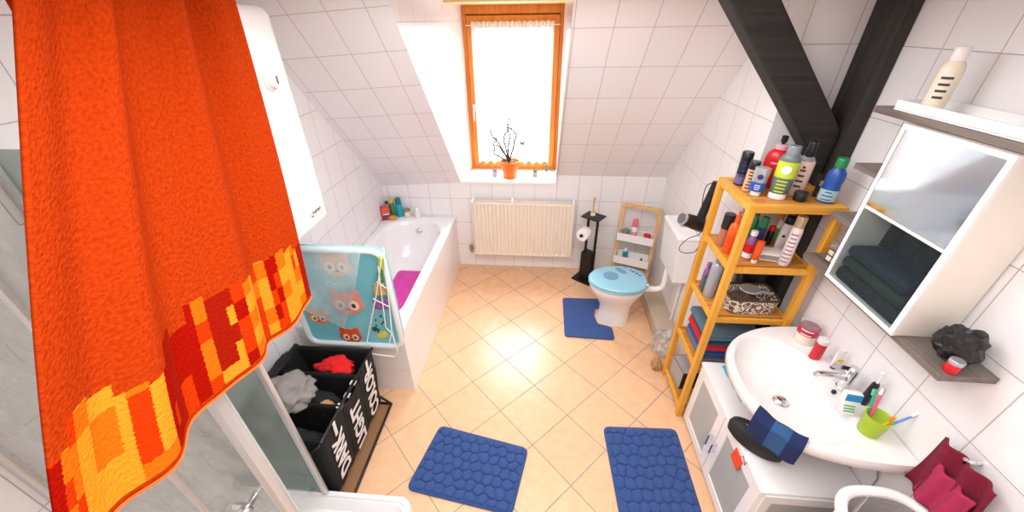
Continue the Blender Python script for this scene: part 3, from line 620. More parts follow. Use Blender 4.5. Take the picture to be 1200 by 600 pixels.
lid = MB().loft([egg(TCX, TCY, .272, .212, .188, .427), egg(TCX, TCY, .278, .214, .193, .434), egg(TCX, TCY, .270, .21, .187, .447), egg(TCX, TCY, .255, .20, .175, .4525), egg(TCX, TCY, .15, .10, .09, .453)]).build('lid', SEATB, wc, angle=60)
def flatpatch(name, m_, par, pts, z, t=.0015): return MB().loft([[(p[0], p[1], z) for p in pts], [(p[0], p[1], z + t) for p in pts]]).build(name, m_, par, smooth=False)
def ell(cx, cy, rx, ry_, rot=0, n_=22): return [(cx + rx * math.cos(2 * PI * k / n_) * math.cos(rot) - ry_ * math.sin(2 * PI * k / n_) * math.sin(rot), cy + rx * math.cos(2 * PI * k / n_) * math.sin(rot) + ry_ * math.sin(2 * PI * k / n_) * math.cos(rot)) for k in range(n_)]
p_ = on_z(716, 323, .454); o1 = flatpatch('oval_hollow_shade', HOLLOW_SHADE, lid, ell(p_.x, p_.y, .066, .062), .4532)  # darker blue patches paint the shade of the lid's embossed hollows
p_ = on_z(728, 317, .454); o2 = flatpatch('oval_hollow_shade', HOLLOW_SHADE, lid, ell(p_.x, p_.y, .058, .030, -.9), .4532)
p_ = on_z(733, 313, .454); flatpatch('dot_hollow_shade', HOLLOW_SHADE, lid, ell(p_.x, p_.y, .020, .012), .4532)
for k in range(8):
    p_ = on_z(739 + k * 2.1, 317 + k * 1.05, .452); flatpatch('leaf_print', mat('print_dark', (62, 74, 52), .5), lid, ell(p_.x, p_.y + .006 * (-1) ** k, .010, .0045, .8 * (-1) ** k), .4530 if k < 6 else .449, .003)
for s_ in (-1, 1): MB().lathe([(.012, 0), (.012, .03), (.009, .034)], (TCX + .205, TCY + s_ * .07, .410), 12).build('hinge', CHROME, wc)
fp = MB(); fp.tube([(TCX + .16, TCY, .345), (TCX + .30, TCY, .345), (TCX + .345, TCY, .36), (TCX + .36, TCY, .40), (TCX + .36, TCY, .56)], [.030, .024, .024, .024, .024], 14); fp.build('flush_pipe', WPLAS, wc)
MB().lathe([(.034, 0), (.034, .05)], (TCX + .15, TCY, .345), 16, rot=Matrix.Rotation(PI / 2, 3, 'Y')).build('rubber_sleeve', GREYP, wc)
ci = thing('cistern', 'white plastic cistern on the wall above the toilet', 'cistern', (1.09, 2.66, .53))
def cis(z, i, x0=1.015): return [(x0 + i, 2.47 + i), (XF - .004, 2.47 + i), (XF - .004, 2.86 - i), (x0 + i, 2.86 - i)]
c_ = MB(); c_.loft([[(*p, z) for p in cis(z, i, x0)] for z, i, x0 in ((.545, .02, 1.045), (.56, .006, 1.035), (.93, 0, 1.012), (.935, .0, 1.012))]); co = c_.build('tank', WLAC, ci, smooth=False)
md = co.modifiers.new('edge', 'BEVEL'); md.width = .018; md.segments = 3
c_ = MB(); c_.loft([[(*p, z) for p in cis(z, i, 1.004)] for z, i in ((.937, -.004), (.955, -.004), (.968, .012))]); co = c_.build('tank_lid', WLAC, ci, smooth=False)
md = co.modifiers.new('edge', 'BEVEL'); md.width = .008; md.segments = 2
MB().lathe([(.026, 0), (.026, .004), (.02, .008)], (1.09, 2.66, .9675), 18).build('flush_button', CHROME, ci)
WB = mat('water_pipe_white', (236, 232, 228), .35)
MB().tube([(XF - .02, 2.55, .52), (XF - .02, 2.55, .12)], .010).build('supply_pipe', WB, ci)
# mats
NAVY = mat('navy_microfibre', (40, 72, 132), .85, var=.12, scale=60, bump=.35, bscale=260, sheen=.2)
def rounded(poly, r, n_=6):
    out = []; N = len(poly)
    for i in range(N):
        p0, p1, p2 = Vector(poly[i - 1]), Vector(poly[i]), Vector(poly[(i + 1) % N]); d0 = (p0 - p1).normalized(); d1 = (p2 - p1).normalized()
        ang = d0.angle(d1); dd = min(r / math.tan(ang / 2), (p0 - p1).length * .45, (p2 - p1).length * .45); a, b_ = p1 + d0 * dd, p1 + d1 * dd
        for k in range(n_ + 1):
            t = k / n_; out.append((a * (1 - t) ** 2 + p1 * 2 * t * (1 - t) + b_ * t * t))
    return out
def shrink(poly, k):
    c_ = sum((Vector(p) for p in poly), Vector((0, 0))) / len(poly); return [tuple(c_ + (Vector(p) - c_) * k) for p in poly]
def pebble_mat(label, corners, nx, ny, seed):
    rnd = random.Random(seed); P0, P1, P2, P3 = [Vector(c) for c in corners]
    t = thing('bath_rug', label, 'bath rug', (*((P0 + P2) / 2), 0.001), group=None)
    out = rounded(corners, .045); e_ = MB(); e_.loft([[(p.x, p.y, .002) for p in out], [(p.x, p.y, .010) for p in out], [(*q, .014) for q in shrink(out, .985)]]); e_.build('backing', NAVY, t)
    peb = MB()
    def bil(u, v): return (P0 * (1 - u) + P1 * u) * (1 - v) + (P3 * (1 - u) + P2 * u) * v
    W_, H_ = (P1 - P0).length, (P3 - P0).length
    # voronoi-like pebbles on a jittered hexagonal lattice
    sites = []
    for j in range(ny + 2):
        for i in range(nx + 2): sites.append(((i - .5 + (.5 if j % 2 else 0) + rnd.uniform(-.26, .26)) / nx * W_, (j - .5 + rnd.uniform(-.26, .26)) / ny * H_))
    for s_ in sites:
        if not (-.01 < s_[0] < W_ + .01 and -.01 < s_[1] < H_ + .01): continue
        cell = [(0.012, .012), (W_ - .012, .012), (W_ - .012, H_ - .012), (.012, H_ - .012)]
        for o_ in sites:
            if o_ is s_: continue
            dx, dy = o_[0] - s_[0], o_[1] - s_[1]
            if dx * dx + dy * dy > (3.2 * W_ / nx) ** 2: continue
            mx_, my_ = (s_[0] + o_[0]) / 2, (s_[1] + o_[1]) / 2; new = []
            for k in range(len(cell)):
                a, b_ = cell[k - 1], cell[k]; fa = (a[0] - mx_) * dx + (a[1] - my_) * dy; fb = (b_[0] - mx_) * dx + (b_[1] - my_) * dy
                if (fa < 0) != (fb < 0): t_ = fa / (fa - fb); new.append((a[0] + (b_[0] - a[0]) * t_, a[1] + (b_[1] - a[1]) * t_))
                if fb < 0: new.append(b_)
            cell = new
            if len(cell) < 3: break
        if len(cell) < 3: continue
        area_ = abs(sum(cell[k - 1][0] * cell[k][1] - cell[k][0] * cell[k - 1][1] for k in range(len(cell)))) / 2
        if area_ < .00025: continue
        cell = [p for k, p in enumerate(cell) if (Vector(p) - Vector(cell[k - 1])).length > .004]
        if len(cell) < 3: continue
        rc = [tuple(p) for p in rounded([Vector(p) for p in cell], .022, 3)]
        rings = []
        for k_, z in ((.965, .012), (.93, .019), (.80, .0235), (.5, .025)):
            rings.append([(*bil(q[0] / W_, q[1] / H_), z) for q in shrink(rc, k_)])
        try: peb.loft(rings, cap0=False)
        except Exception: pass
    po = peb.build('pebble_pile', NAVY, t, angle=80); po['kind'] = 'stuff'
    return t
pebble_mat('navy pebble-textured bath rug at the shower tray corner', [(-.631, 1.493), (-.030, 1.375), (-.105, .985), (-.735, 1.075)], 10, 7, 3)
pebble_mat('navy pebble-textured bath rug in front of the white washbasin cabinet', [(.458, 1.565), (.938, 1.582), (.938, .80), (.495, .78)], 8, 12, 5)
tm = thing('toilet_rug', 'plain navy rug with a cut-out around the toilet foot', 'toilet rug', (.42, 2.6, .001))
poly = rounded([(.235, 2.925), (.235, 2.40), (.66, 2.385), (.655, 2.535), (.535, 2.575), (.515, 2.675), (.535, 2.785), (.655, 2.82), (.655, 2.93)], .03)
mm = MB(); mm.loft([[(p.x, p.y, .002) for p in poly], [(p.x, p.y, .014) for p in poly]]); mm.build('pile', NAVY, tm, smooth=False)

# ------------------------------------------------------------------ black toilet paper stand
ps = thing('paper_stand', 'black metal toilet paper stand left of the toilet', 'paper stand', (.50, 3.28, 0), rotz=.0)
px_, py_ = .50, 3.30; rz = Matrix.Rotation(-.62, 3, 'Z')
MB().box((px_ - .02, py_ - .01, .008), (.21, .20, .014), rz, .002).build('base_plate', BLACKM, ps, smooth=False)
MB().box((px_ - .01, py_ + .0, .17), (.118, .095, .30), rz, .004).build('brush_box', BLACKM, ps, smooth=False)
for s_ in (-1, 1):
    q = rz @ Vector((s_ * .05, 0, 0)); MB().bar((px_ + q.x, py_ + q.y, .012), (px_ + q.x, py_ + q.y, .712), .022, .034, (0, 1, 0)).build('upright', BLACKM, ps, smooth=False)
MB().box((px_, py_ - .0, .718), (.19, .155, .012), rz, .002).build('top_plate', BLACKM, ps, smooth=False)
ra = Vector((px_ - .045, py_ - .03, .575)); rd = (Vector(on_y(676, 279, 3.19)) - ra); rd.normalize(); rd = Vector((-.55, -.83, 0)).normalized()
MB().tube([ra - rd * .02, ra + rd * .15, ra + rd * .15 + Vector((0, 0, .02))], .007).build('roll_arm', BLACKM, ps)
Rr = rd.to_track_quat('Z', 'Y').to_matrix()
rlm = MB(); cc_ = ra + rd * .02
rlm.loft([[cc_ + Rr @ Vector((r_ * math.cos(2 * PI * k / 28), r_ * math.sin(2 * PI * k / 28), z)) for k in range(28)] for r_, z in ((.018, .0), (.056, 0), (.058, .003), (.058, .097), (.056, .10), (.018, .10), (.018, 0))], False, False)
rt = thing('toilet_roll', 'white toilet paper roll on the arm of the black stand', 'toilet roll', cc_)
rlm.build('paper', mat('tissue', (246, 243, 240), .95, var=.02, bump=.2, bscale=300), rt)
cr = MB(); cr.loft([[cc_ + Rr @ Vector((r_ * math.cos(2 * PI * k / 20), r_ * math.sin(2 * PI * k / 20), z)) for k in range(20)] for r_, z in ((.0175, .001), (.0175, .099), (.0155, .099), (.0155, .001), (.0175, .001))], False, False); cr.build('cardboard_core', mat('cardboard', (120, 96, 76), .9), rt)
sh = MB(); a0 = cc_ + Rr @ Vector((0, 0, 0))
df_ = thing('reed_diffuser', 'small yellow reed diffuser standing on the black paper stand', 'diffuser', (px_ - .01, py_ + .005, .725))
MB().lathe([(.020, 0), (.022, .004), (.022, .045), (.012, .056), (.010, .066)], (px_ - .01, py_ + .005, .725), 14).build('bottle', glassy('amber_clear', (244, 222, 160), .5, .1), df_)
MB().span((px_ - .032, py_ - .018, .735), (px_ + .012, py_ - .0175, .762)).build('label', mat('label_white', (240, 236, 232), .5), df_)
for k in range(4): MB().tube([(px_ - .01, py_ + .005, .735), (px_ - .018 + .006 * k, py_ + .005 + .008 * ((k % 2) * 2 - 1), .91)], .0025, 5).build('reed', mat('reed_tan', (206, 170, 104), .8), df_)

# ------------------------------------------------------------------ birch tray rack in the corner
tr_ = thing('tray_rack', 'slim birch rack with white trays between paper stand and cistern', 'rack', (.96, 3.30, 0))
A0, A1, TZ_ = Vector((.790, 3.395, 0)), Vector((1.105, 3.275, 0)), .80
dx_ = (A1 - A0).normalized(); dn = Vector((dx_.y, -dx_.x, 0))  # dn points into the room
lean = dn * -.05
for q in (A0, A1):
    MB().bar(q + dn * .10, q + lean * .4 + Vector((0, 0, TZ_)), .036, .024, dn, .003).build('upright', BIRCH, tr_, smooth=False)
MB().bar(A0 + lean * .4 + Vector((0, 0, TZ_)), A1 + lean * .4 + Vector((0, 0, TZ_)), .024, .042, dn, .003).build('top_rail', BIRCH, tr_, smooth=False)
MB().bar(A0 + dn * .08 + Vector((0, 0, .06)), A1 + dn * .08 + Vector((0, 0, .06)), .018, .03, dn, .003).build('bottom_rail', BIRCH, tr_, smooth=False)
TRAYW = mat('tray_white', (244, 240, 236), .4, var=.02)
RR = Matrix((dx_, -dn, Vector((0, 0, 1)))).transposed(); trays = []
for z, dd in ((.50, .05), (.255, .07), (.07, .085)):
    c_ = (A0 + A1) / 2 + dn * (dd + .03); t_ = MB(); L = (A1 - A0).length - .0
    t_.box(c_ + Vector((0, 0, z)), (L, .135, .006), RR)
    t_.box(c_ + dn * .0665 + Vector((0, 0, z + .036)), (L, .006, .078), RR); t_.box(c_ - dn * .0665 + Vector((0, 0, z + .036)), (L, .006, .078), RR)
    t_.box(c_ + dx_ * (L / 2 - .003) + Vector((0, 0, z + .036)), (.006, .135, .078), RR); t_.box(c_ - dx_ * (L / 2 - .003) + Vector((0, 0, z + .036)), (.006, .135, .078), RR)
    t_.build('tray', TRAYW, tr_, smooth=False); trays.append((c_, z + .004))

# ------------------------------------------------------------------ bottle workshop
def cont(name, label, cat, base, prof, h, r, body, parts=(), sx=1.0, sy=1.0, rotz=0.0, tilt=None, group=None, seg=20, m_=None):
    """a container thing: lathed body plus named extra parts given as (name, profile fraction list, material, (sx, sy))"""
    t = thing(name, label, cat, base, rotz, group, local=True, tilt=tilt)
    MB().lathe([(r * a, h * b_) for a, b_ in prof], (0, 0, 0), seg, sx=sx, sy=sy).build('body', body, t, angle=50)
    for nm, pf, mm_, k in parts:
        MB().lathe([(r * a, h * b_) for a, b_ in pf], (0, 0, 0), seg, sx=k[0], sy=k[1]).build(nm, mm_, t, angle=40)
    return t
CAN = [(.90, 0), (1, .012), (1, .70), (.92, .76), (.72, .80)]
CANCAP = [(.78, .79), (.80, .80), (.80, .97), (.70, 1.0)]
FULLCAP = [(1.0, .74), (1.02, .745), (1.02, .975), (.9, 1.0)]
BOT = [(.9, 0), (1, .015), (1, .60), (.93, .69), (.6, .78), (.36, .82), (.36, .86)]
BOTCAP = [(.44, .845), (.46, .85), (.46, .985), (.40, 1.0)]
WIDE = [(.9, 0), (1, .012), (1, .66), (.9, .74), (.62, .80), (.55, .82)]
WIDECAP = [(.60, .80), (.62, .81), (.60, .985), (.54, 1.0)]
TUBE = [(.78, 0), (.80, .01), (.80, .14), (.84, .15), (1.0, .30), (1.03, .7), (1.04, 1.0)]
JAR = [(.96, 0), (1, .02), (1, .70), (.95, .72)]
JARLID = [(1.02, .70), (1.05, .71), (1.05, .97), (.98, 1.0)]
def lab(nm, a, b_, m_, k=(1.012, 1.012)): return (nm, [(1.0 * 1.0, a), (1.0, b_)], m_, k)
def col(name, rgb, rough=.3, **k): return mat(name, rgb, rough, **k)
K_BLK = col('bottle_black', (26, 27, 32)); K_NAVY = col('bottle_navy', (34, 52, 110)); K_WHT = col('bottle_white', (242, 238, 238), .3, var=.02); K_RED = col('bottle_red', (206, 24, 34)); K_GRN = col('bottle_green', (38, 140, 84))
K_ORG = col('bottle_orange', (240, 92, 22)); K_GRY = col('bottle_grey', (132, 140, 146)); K_SIL = col('bottle_silver', (188, 190, 196), .25, metal=.6); K_LIME = col('label_lime', (196, 214, 58)); K_PINK = col('bottle_pink', (226, 170, 180)); K_BLUE = col('bottle_blue', (38, 84, 164)); K_TEAL = col('bottle_teal', (28, 140, 168))
K_PEACH = col('label_peach', (226, 196, 184), .5); K_TAN = col('label_tan', (206, 168, 132), .5); K_PUR = col('bottle_purple', (138, 88, 140)); K_MAG = col('bottle_magenta', (178, 44, 104)); K_DTEAL = col('bottle_dark_teal', (44, 84, 96)); K_CREAM = col('bottle_cream', (238, 228, 206)); K_BRN = col('jar_brown', (176, 112, 86)); K_YEL = col('cap_yellow', (222, 196, 60)); K_PRINT = col('print_ink', (58, 52, 60), .6); K_CLR = glassy('clear_plastic', (236, 238, 240), .22, .08)
def print_rows(t, r, z0, z1, n_, m_, sxk=1.0, syk=1.0, a0=-2.4, seed=1, wide=1.6):
    """blocks of printed lines around the side of a bottle that faces the room"""
    rnd = random.Random(seed); p = MB()
    for k in range(n_):
        z = z0 + (z1 - z0) * k / max(1, n_ - 1); h_ = (z1 - z0) / n_ * .5; w_ = wide * rnd.uniform(.55, 1); st_ = a0 - w_ / 2
        N = 8
        lo_ = [(r * sxk * 1.02 * math.cos(st_ + w_ * i / N), r * syk * 1.02 * math.sin(st_ + w_ * i / N), z - h_ / 2) for i in range(N + 1)]
        hi_ = [(x, y, z + h_ / 2) for x, y, _ in lo_]
        for i in range(N): p.face([lo_[i], lo_[i + 1], hi_[i + 1], hi_[i]])
    p.build('printed_lines', m_, t, smooth=False)
def round_mark(t, r, z, rad_, m_, a0=-2.2, name='round_emblem', sxk=1.0, syk=1.0):
    p = MB(); pts = []
    for k in range(18):
        a = 2 * PI * k / 18; th = a0 + rad_ * math.cos(a) / r; pts.append((r * sxk * 1.03 * math.cos(th), r * syk * 1.03 * math.sin(th), z + rad_ * math.sin(a)))
    p.face(pts); p.build(name, m_, t, smooth=False)
def foot(px, py, z, tx=None, ty=None):
    b_ = on_z(px, py, z); h_ = rise(b_, tx, ty) if tx is not None else 0; return b_, h_

# items on the birch rack
def on_tray(k, a, f_=0): c_, z = trays[k]; q = c_ + dx_ * a + dn * f_; return Vector((q.x, q.y, z))
t = cont('spray_can', 'pink-capped white spray can on the top tray of the birch rack', 'spray can', on_tray(0, -.025), CAN, .21, .028, K_WHT, [('cap', [(1.02, .66), (1.02, .90), (.8, 1.0)], col('cap_rose', (232, 106, 124)), (1, 1)), lab('band', .10, .42, K_PINK)])
cont('jar', 'green glass jar at the left end of the top birch rack tray', 'jar', on_tray(0, -.10), JAR, .09, .034, glassy('green_clear', (150, 184, 160), .5), [('lid', JARLID, col('lid_grey', (128, 132, 130)), (1, 1))])
cont('cup', 'small red cup at the right end of the top birch rack tray', 'cup', on_tray(0, .10, -.01), [(.75, 0), (.8, .02), (1, 1), (.9, 1), (.72, .1)], .065, .036, col('cup_red', (226, 72, 82)))
cont('shampoo_bottle', 'blue bottle on the lower tray of the birch rack', 'bottle', on_tray(1, -.07), WIDE, .135, .026, K_TEAL, [('cap', WIDECAP, K_WHT, (1, 1))], sy=.7)
cont('vial', 'tiny dark vial at the right of the lower birch rack tray', 'bottle', on_tray(1, .09), BOT, .06, .016, col('vial_green', (90, 110, 60)), [('cap', BOTCAP, K_BLK, (1, 1))])
tb = MB().box(on_tray(2, -.02) + Vector((0, 0, .045)), (.20, .10, .085), RR, .012); tag(tb.build('storage_box', col('box_teal', (42, 150, 140), .4), None), 'teal box in the lowest tray of the birch rack', 'box')
# items on the bathtub rim
zt = TZ + .002
def tubrim(px, py): return on_z(px, py, zt)
tt = thing('soap_carton', 'red and pink carton standing in the tub corner', 'carton', (-1.575, 3.345, zt), .35, local=True)
MB().box((0, 0, .075), (.085, .03, .15), None, .003).build('box', col('carton_red', (206, 66, 84), .4), tt)
MB().span((-.036, -.0165, .075), (.036, -.0152, .135)).build('orange_print', col('print_orange', (236, 110, 60)), tt); MB().span((-.036, -.0165, .012), (.036, -.0152, .055)).build('plum_print', col('print_plum', (112, 52, 100)), tt); MB().span((-.030, -.0170, .060), (.030, -.0152, .070)).build('white_print', K_WHT, tt)
cont('shampoo_bottle', 'slender green bottle with a yellow cap on the tub rim', 'bottle', (-1.530, 3.415, zt), BOT, .205, .026, col('bottle_leaf', (60, 136, 84)), [('cap', [(.5, .76), (.8, .78), (.7, .98), (.5, 1.0)], K_YEL, (1, 1))])
cont('shampoo_bottle', 'small bottle with a black cap behind the red carton on the tub', 'bottle', (-1.583, 3.425, zt), BOT, .17, .022, col('bottle_lilac', (176, 172, 196)), [('cap', BOTCAP, K_BLK, (1.4, 1.4))])
cont('shower_gel_bottle', 'turquoise shower gel bottle on the tub rim', 'bottle', (-1.462, 3.43, zt), [(.9, 0), (1, .02), (1.02, .5), (.9, .64), (.82, .66)], .205, .034, col('gel_turquoise', (22, 172, 188), .15), [('cap', [(.84, .66), (.86, .67), (.84, .96), (.74, 1)], col('cap_deep_teal', (8, 122, 142)), (1, .7))], sy=.7)
cont('cream_jar', 'cream jar with a brown lid on the back rim of the tub', 'jar', (-1.385, 3.432, zt), JAR, .085, .030, K_CREAM, [('lid', JARLID, col('lid_taupe', (150, 126, 116)), (1, 1))])
cont('lotion_bottle', 'white tapering bottle at the right of the tub rim toiletries', 'bottle', (-1.275, 3.425, zt), [(1.0, 0), (1.05, .02), (.8, .5), (.62, .8), (.5, .98), (.4, 1)], .115, .032, K_WHT)
sp_ = MB().blob((-1.515, 3.352, zt + .022), (.048, .034, .024), .12, 7, 3, 4.0); tag(sp_.build('sponge', mat('mustard_sponge', (206, 154, 52), .95, var=.2, bump=.6, bscale=120), None), 'mustard yellow sponge in front of the bottles on the tub rim', 'sponge')

# ------------------------------------------------------------------ window sill plants
zs = KO + .029
fp_ = thing('potted_plant', 'bare twisting plant in an orange pot on the window sill', 'potted plant', (-.325, 3.575, zs))
pc = Vector((-.325, 3.575, zs))
MB().lathe([(.062, 0), (.065, .004), (.088, .135), (.094, .137), (.096, .165), (.086, .165), (.080, .14)], pc, 28).build('pot', mat('orange_pot', (236, 118, 26), .35, var=.06), fp_)
sl_ = MB().lathe([(.0, .144), (.05, .150), (.079, .142)][::-1], pc, 20, cap1=False).build('soil', mat('potting_soil', (112, 84, 60), .95, var=.5, scale=120, bump=.8, bscale=120), fp_)
gv = MB(); rnd = random.Random(4)
for k in range(40):
    a, r_ = rnd.uniform(0, 6.28), rnd.uniform(.01, .085); gv.blob(pc + Vector((r_ * math.cos(a), r_ * math.sin(a), .15 + rnd.uniform(0, .02))), (.010, .008, .007), .3, 4, 1, k)
gv.build('fallen_leaves', mat('dry_leaf', (176, 140, 84), .9, var=.4), fp_)
TWIG = mat('grey_twig', (58, 52, 50), .9, var=.3)
def P3(px, py, y): return on_y(px, py, y)
stems = [[(596, 186), (595, 172), (598, 160), (594, 150), (597, 138)], [(594, 186), (592, 172), (590, 160), (596, 152), (594, 145)], [(598, 184), (602, 168), (605, 158), (600, 152), (596, 150)], [(592, 184), (588, 174), (583, 166), (577, 160), (574, 154), (578, 152)], [(586, 188), (579, 180), (579, 168), (582, 163), (577, 162)], [(593, 182), (586, 172), (581, 170)]]
for i, sg in enumerate(stems):
    pts = [Vector(pc) + Vector((0, 0, .145)) if j == 0 else P3(px, py, 3.575 + .02 * math.sin(i * 2 + j)) for j, (px, py) in enumerate(sg)]
    sm = []
    for a, b_ in zip(pts, pts[1:]):
        for k in range(4): sm.append(a.lerp(b_, k / 4) + Vector((.004 * math.sin(k * 2 + i), 0, 0)))
    sm.append(pts[-1]); stem_o = MB().tube(sm, [.0075 - .0040 * k / len(sm) for k in range(len(sm))], 6).build('stem', TWIG, fp_)
    lf = MB()
    for k in range(3, len(sm), 2):
        for s_ in (-1, 1):
            d_ = Vector((s_ * .018, -.008 * s_, .012)); q = sm[k]; w_ = Vector((.004, 0, -.006)); lf.face([q, q + d_ * .5 + w_, q + d_, q + d_ * .5 - w_])
    lf.build('leaves', mat('grey_green_leaf', (104, 108, 88), .8, var=.3), stem_o, smooth=False, solid=.001)
def mini(label, x, y, potc, potname, kind, m_):
    t = thing('mini_pot', label, 'plant pot', (x, y, zs)); c_ = Vector((x, y, zs))
    MB().lathe([(.022, 0), (.024, .003), (.029, .045), (.030, .05), (.026, .05), (.024, .042)], c_, 16).build('pot', potc, t)
    p = MB()
    if kind == 'cactus':
        for k, (a, b_, h_) in enumerate(((0, 0, .075), (.011, .004, .06), (-.011, -.003, .068), (.004, -.011, .055))): p.lathe([(.006, .04), (.0075, .05), (.0075, .04 + h_ - .008), (.004, .04 + h_)], c_ + Vector((a, b_, 0)), 8)
    else:
        for k in range(9):
            a = k * 2.4; d_ = Vector((math.cos(a), math.sin(a), .9)).normalized(); p.tube([c_ + Vector((0, 0, .04)), c_ + Vector((0, 0, .045)) + d_ * .018, c_ + Vector((0, 0, .045)) + d_ * .034], [.004, .005, .001], 6)
    p.build('plant', m_, t); return t
sd = on_z(627, 207, zs); mini('tiny pot with a green succulent right of the orange pot', sd.x, sd.y + .01, mat('pot_grey', (150, 150, 148), .4), 'p', 'succ', mat('succulent_green', (86, 130, 64), .6))
sd = on_z(640, 206, zs); mini('white mini pot with a columnar cactus near the right window frame', sd.x, sd.y + .01, mat('pot_white', (238, 234, 230), .4), 'p', 'cactus', mat('cactus_green', (132, 142, 108), .7, var=.2))
sd = on_z(580, 206, zs); mini('tiny purple-grey pot with a wilted succulent left of the orange pot', sd.x, sd.y, mat('pot_mauve', (176, 156, 176), .4), 'p', 'succ', mat('wilted_mauve', (142, 122, 130), .8))

# ------------------------------------------------------------------ bamboo shelf
GX0, GX1, GY0, GY1 = .985, 1.385, 1.700, 2.055
LV = [1.575, 1.225, .885, .490, .075]
bs = thing('bamboo_shelf', 'tall yellow bamboo shelf packed with bottles between toilet and washbasin', 'shelf', ((GX0 + GX1) / 2, (GY0 + GY1) / 2, 0))
for x in (GX0, GX1):
    for y in (GY0, GY1): MB().span((x - .017, y - .017, 0), (x + .017, y + .017, LV[0] - .012), bev=.002).build('leg', BAMBOO, bs, smooth=False)
for k, z in enumerate(LV):
    if k == 0:
        f = MB()
        for a, b_ in (((GX0 - .016, GY0 - .016), (GX1 + .016, GY0 + .020)), ((GX0 - .016, GY1 - .020), (GX1 + .016, GY1 + .016)), ((GX0 - .016, GY0 + .018), (GX0 + .020, GY1 - .018)), ((GX1 - .020, GY0 + .018), (GX1 + .016, GY1 - .018))): f.span((*a, z - .036), (*b_, z), bev=.002)
        f.build('top_frame', wood('bamboo_x', (214, 146, 44), (236, 176, 72), axis='X'), bs, smooth=False)
    else:
        f = MB()
        f.span((GX0 + .012, GY0 - .008, z - .034), (GX1 - .012, GY0 + .008, z), bev=.002).span((GX0 + .012, GY1 - .008, z - .034), (GX1 - .012, GY1 + .008, z), bev=.002)
        f.span((GX0 - .008, GY0 + .012, z - .034), (GX0 + .008, GY1 - .012, z), bev=.002).span((GX1 - .008, GY0 + .012, z - .034), (GX1 + .008, GY1 - .012, z), bev=.002)
        f.build('shelf_frame', BAMBOO, bs, smooth=False)
    sl_ = MB(); n_ = 7
    for i in range(n_):
        y0 = GY0 + .022 + (GY1 - GY0 - .044) * i / n_; sl_.span((GX0 + .006, y0 + .002, z - .014), (GX1 - .006, y0 + (GY1 - GY0 - .044) / n_ - .002, z - .002))
    sl_.build('shelf_board', wood('bamboo_board', (190, 122, 46), (214, 150, 72), axis='X') if k == 0 else bpy.data.materials['bamboo_board'], bs, smooth=False)
def clampb(b_, r=.03):
    b_.x = min(max(b_.x, GX0 + .012 + r), GX1 - .012 - r); b_.y = min(max(b_.y, GY0 + .018 + r), GY1 - .018 - r); return b_
USED = {}
def place(z, px, py, tx, ty, r):
    """stand something of radius r on the board at height z, nudged clear of its neighbours"""
    b_ = on_z(px, py, z); h_ = rise(b_, tx, ty); b_.y += r * .55; clampb(b_, r); L = USED.setdefault(z, [])
    for it in range(60):
        for q, rq in L:
            d_ = Vector((b_.x - q.x, b_.y - q.y)); m_ = r + rq + .001 - d_.length
            if m_ > 0: d_ = d_.normalized() if d_.length > 1e-4 else Vector((1, 0)); b_.x += d_.x * m_ * .6; b_.y += d_.y * m_ * .6
        clampb(b_, r)
    L.append((b_.copy(), r)); b_.z = z + .0005; return b_, max(h_, .04)
Z1 = LV[0]
def facing(b_): return math.atan2(-b_.y, -b_.x)
# top board
b_, h_ = place(Z1, 886, 230, 898, 198, .033); a_ = facing(b_)
t = cont('face_cream_tube', 'silver and blue tube with a round navy emblem on the top bamboo board', 'tube', b_, [(.62, 0), (.66, .01), (.66, .16), (.80, .17), (1, .4), (1.02, .98), (1.0, 1)], h_, .033, K_SIL, [lab('blue_band', .17, .50, K_BLUE, (1.03, .72)), ('cap', [(.66, 0), (.68, .01), (.68, .16), (.6, .17)], K_WHT, (1, .7))], sx=1, sy=.68, rotz=a_ + PI / 2)
round_mark(t, .033, h_ * .70, .013, K_NAVY, -PI / 2, sxk=1.0, syk=.72); print_rows(t, .033, h_ * .26, h_ * .40, 3, K_WHT, 1.0, .74, -PI / 2, 3, 1.0)
b_, h_ = place(Z1, 912, 234, 932, 172, .042); a_ = facing(b_)
t = cont('shampoo_bottle', 'grey-green bottle with a lime label and round logo on the top bamboo board', 'bottle', b_, [(.80, 0), (.84, .02), (.84, .10), (.9, .11), (1.0, .3), (1.0, .74), (.86, .80), (.7, .83)], h_, .042, col('bottle_greygreen', (98, 116, 112)), [('foot_cap', [(.86, 0), (.88, .01), (.88, .10), (.8, .11)], K_WHT, (1, .7)), lab('lime_label', .42, .72, K_LIME, (1.02, .70)), ('cap', [(.62, .82), (.64, .83), (.62, .985), (.56, 1.0)], K_GRY, (1, .8))], sy=.66, rotz=a_ + PI / 2)
round_mark(t, .042, h_ * .58, .020, K_WHT, -PI / 2, sxk=1.02, syk=.73); print_rows(t, .042, h_ * .16, h_ * .36, 4, K_LIME, 1.0, .70, -PI / 2, 5, 1.1)
b_, h_ = place(Z1, 876, 224, 889, 190, .023)
t = cont('deodorant_can', 'slim tan spray can with dark red print and black cap on the top bamboo board', 'spray can', b_, CAN, h_, .023, K_TAN, [('cap', FULLCAP, K_BLK, (1, 1))]); print_rows(t, .023, h_ * .12, h_ * .66, 6, col('print_maroon', (120, 34, 30)), a0=facing(b_), seed=2, wide=1.3)
b_, h_ = place(Z1, 867, 217, 881, 179, .027)
t = cont('deodorant_can', 'black spray can with a violet base beside the corner of the top bamboo board', 'spray can', b_, CAN, h_, .027, K_BLK, [('cap', FULLCAP, K_BLK, (1, 1)), lab('violet_band', .05, .34, col('label_violet', (110, 96, 140)))]); print_rows(t, .027, h_ * .3, h_ * .62, 3, K_NAVY, a0=facing(b_), seed=8)
b_, h_ = place(Z1, 862, 208, 871, 178, .024)
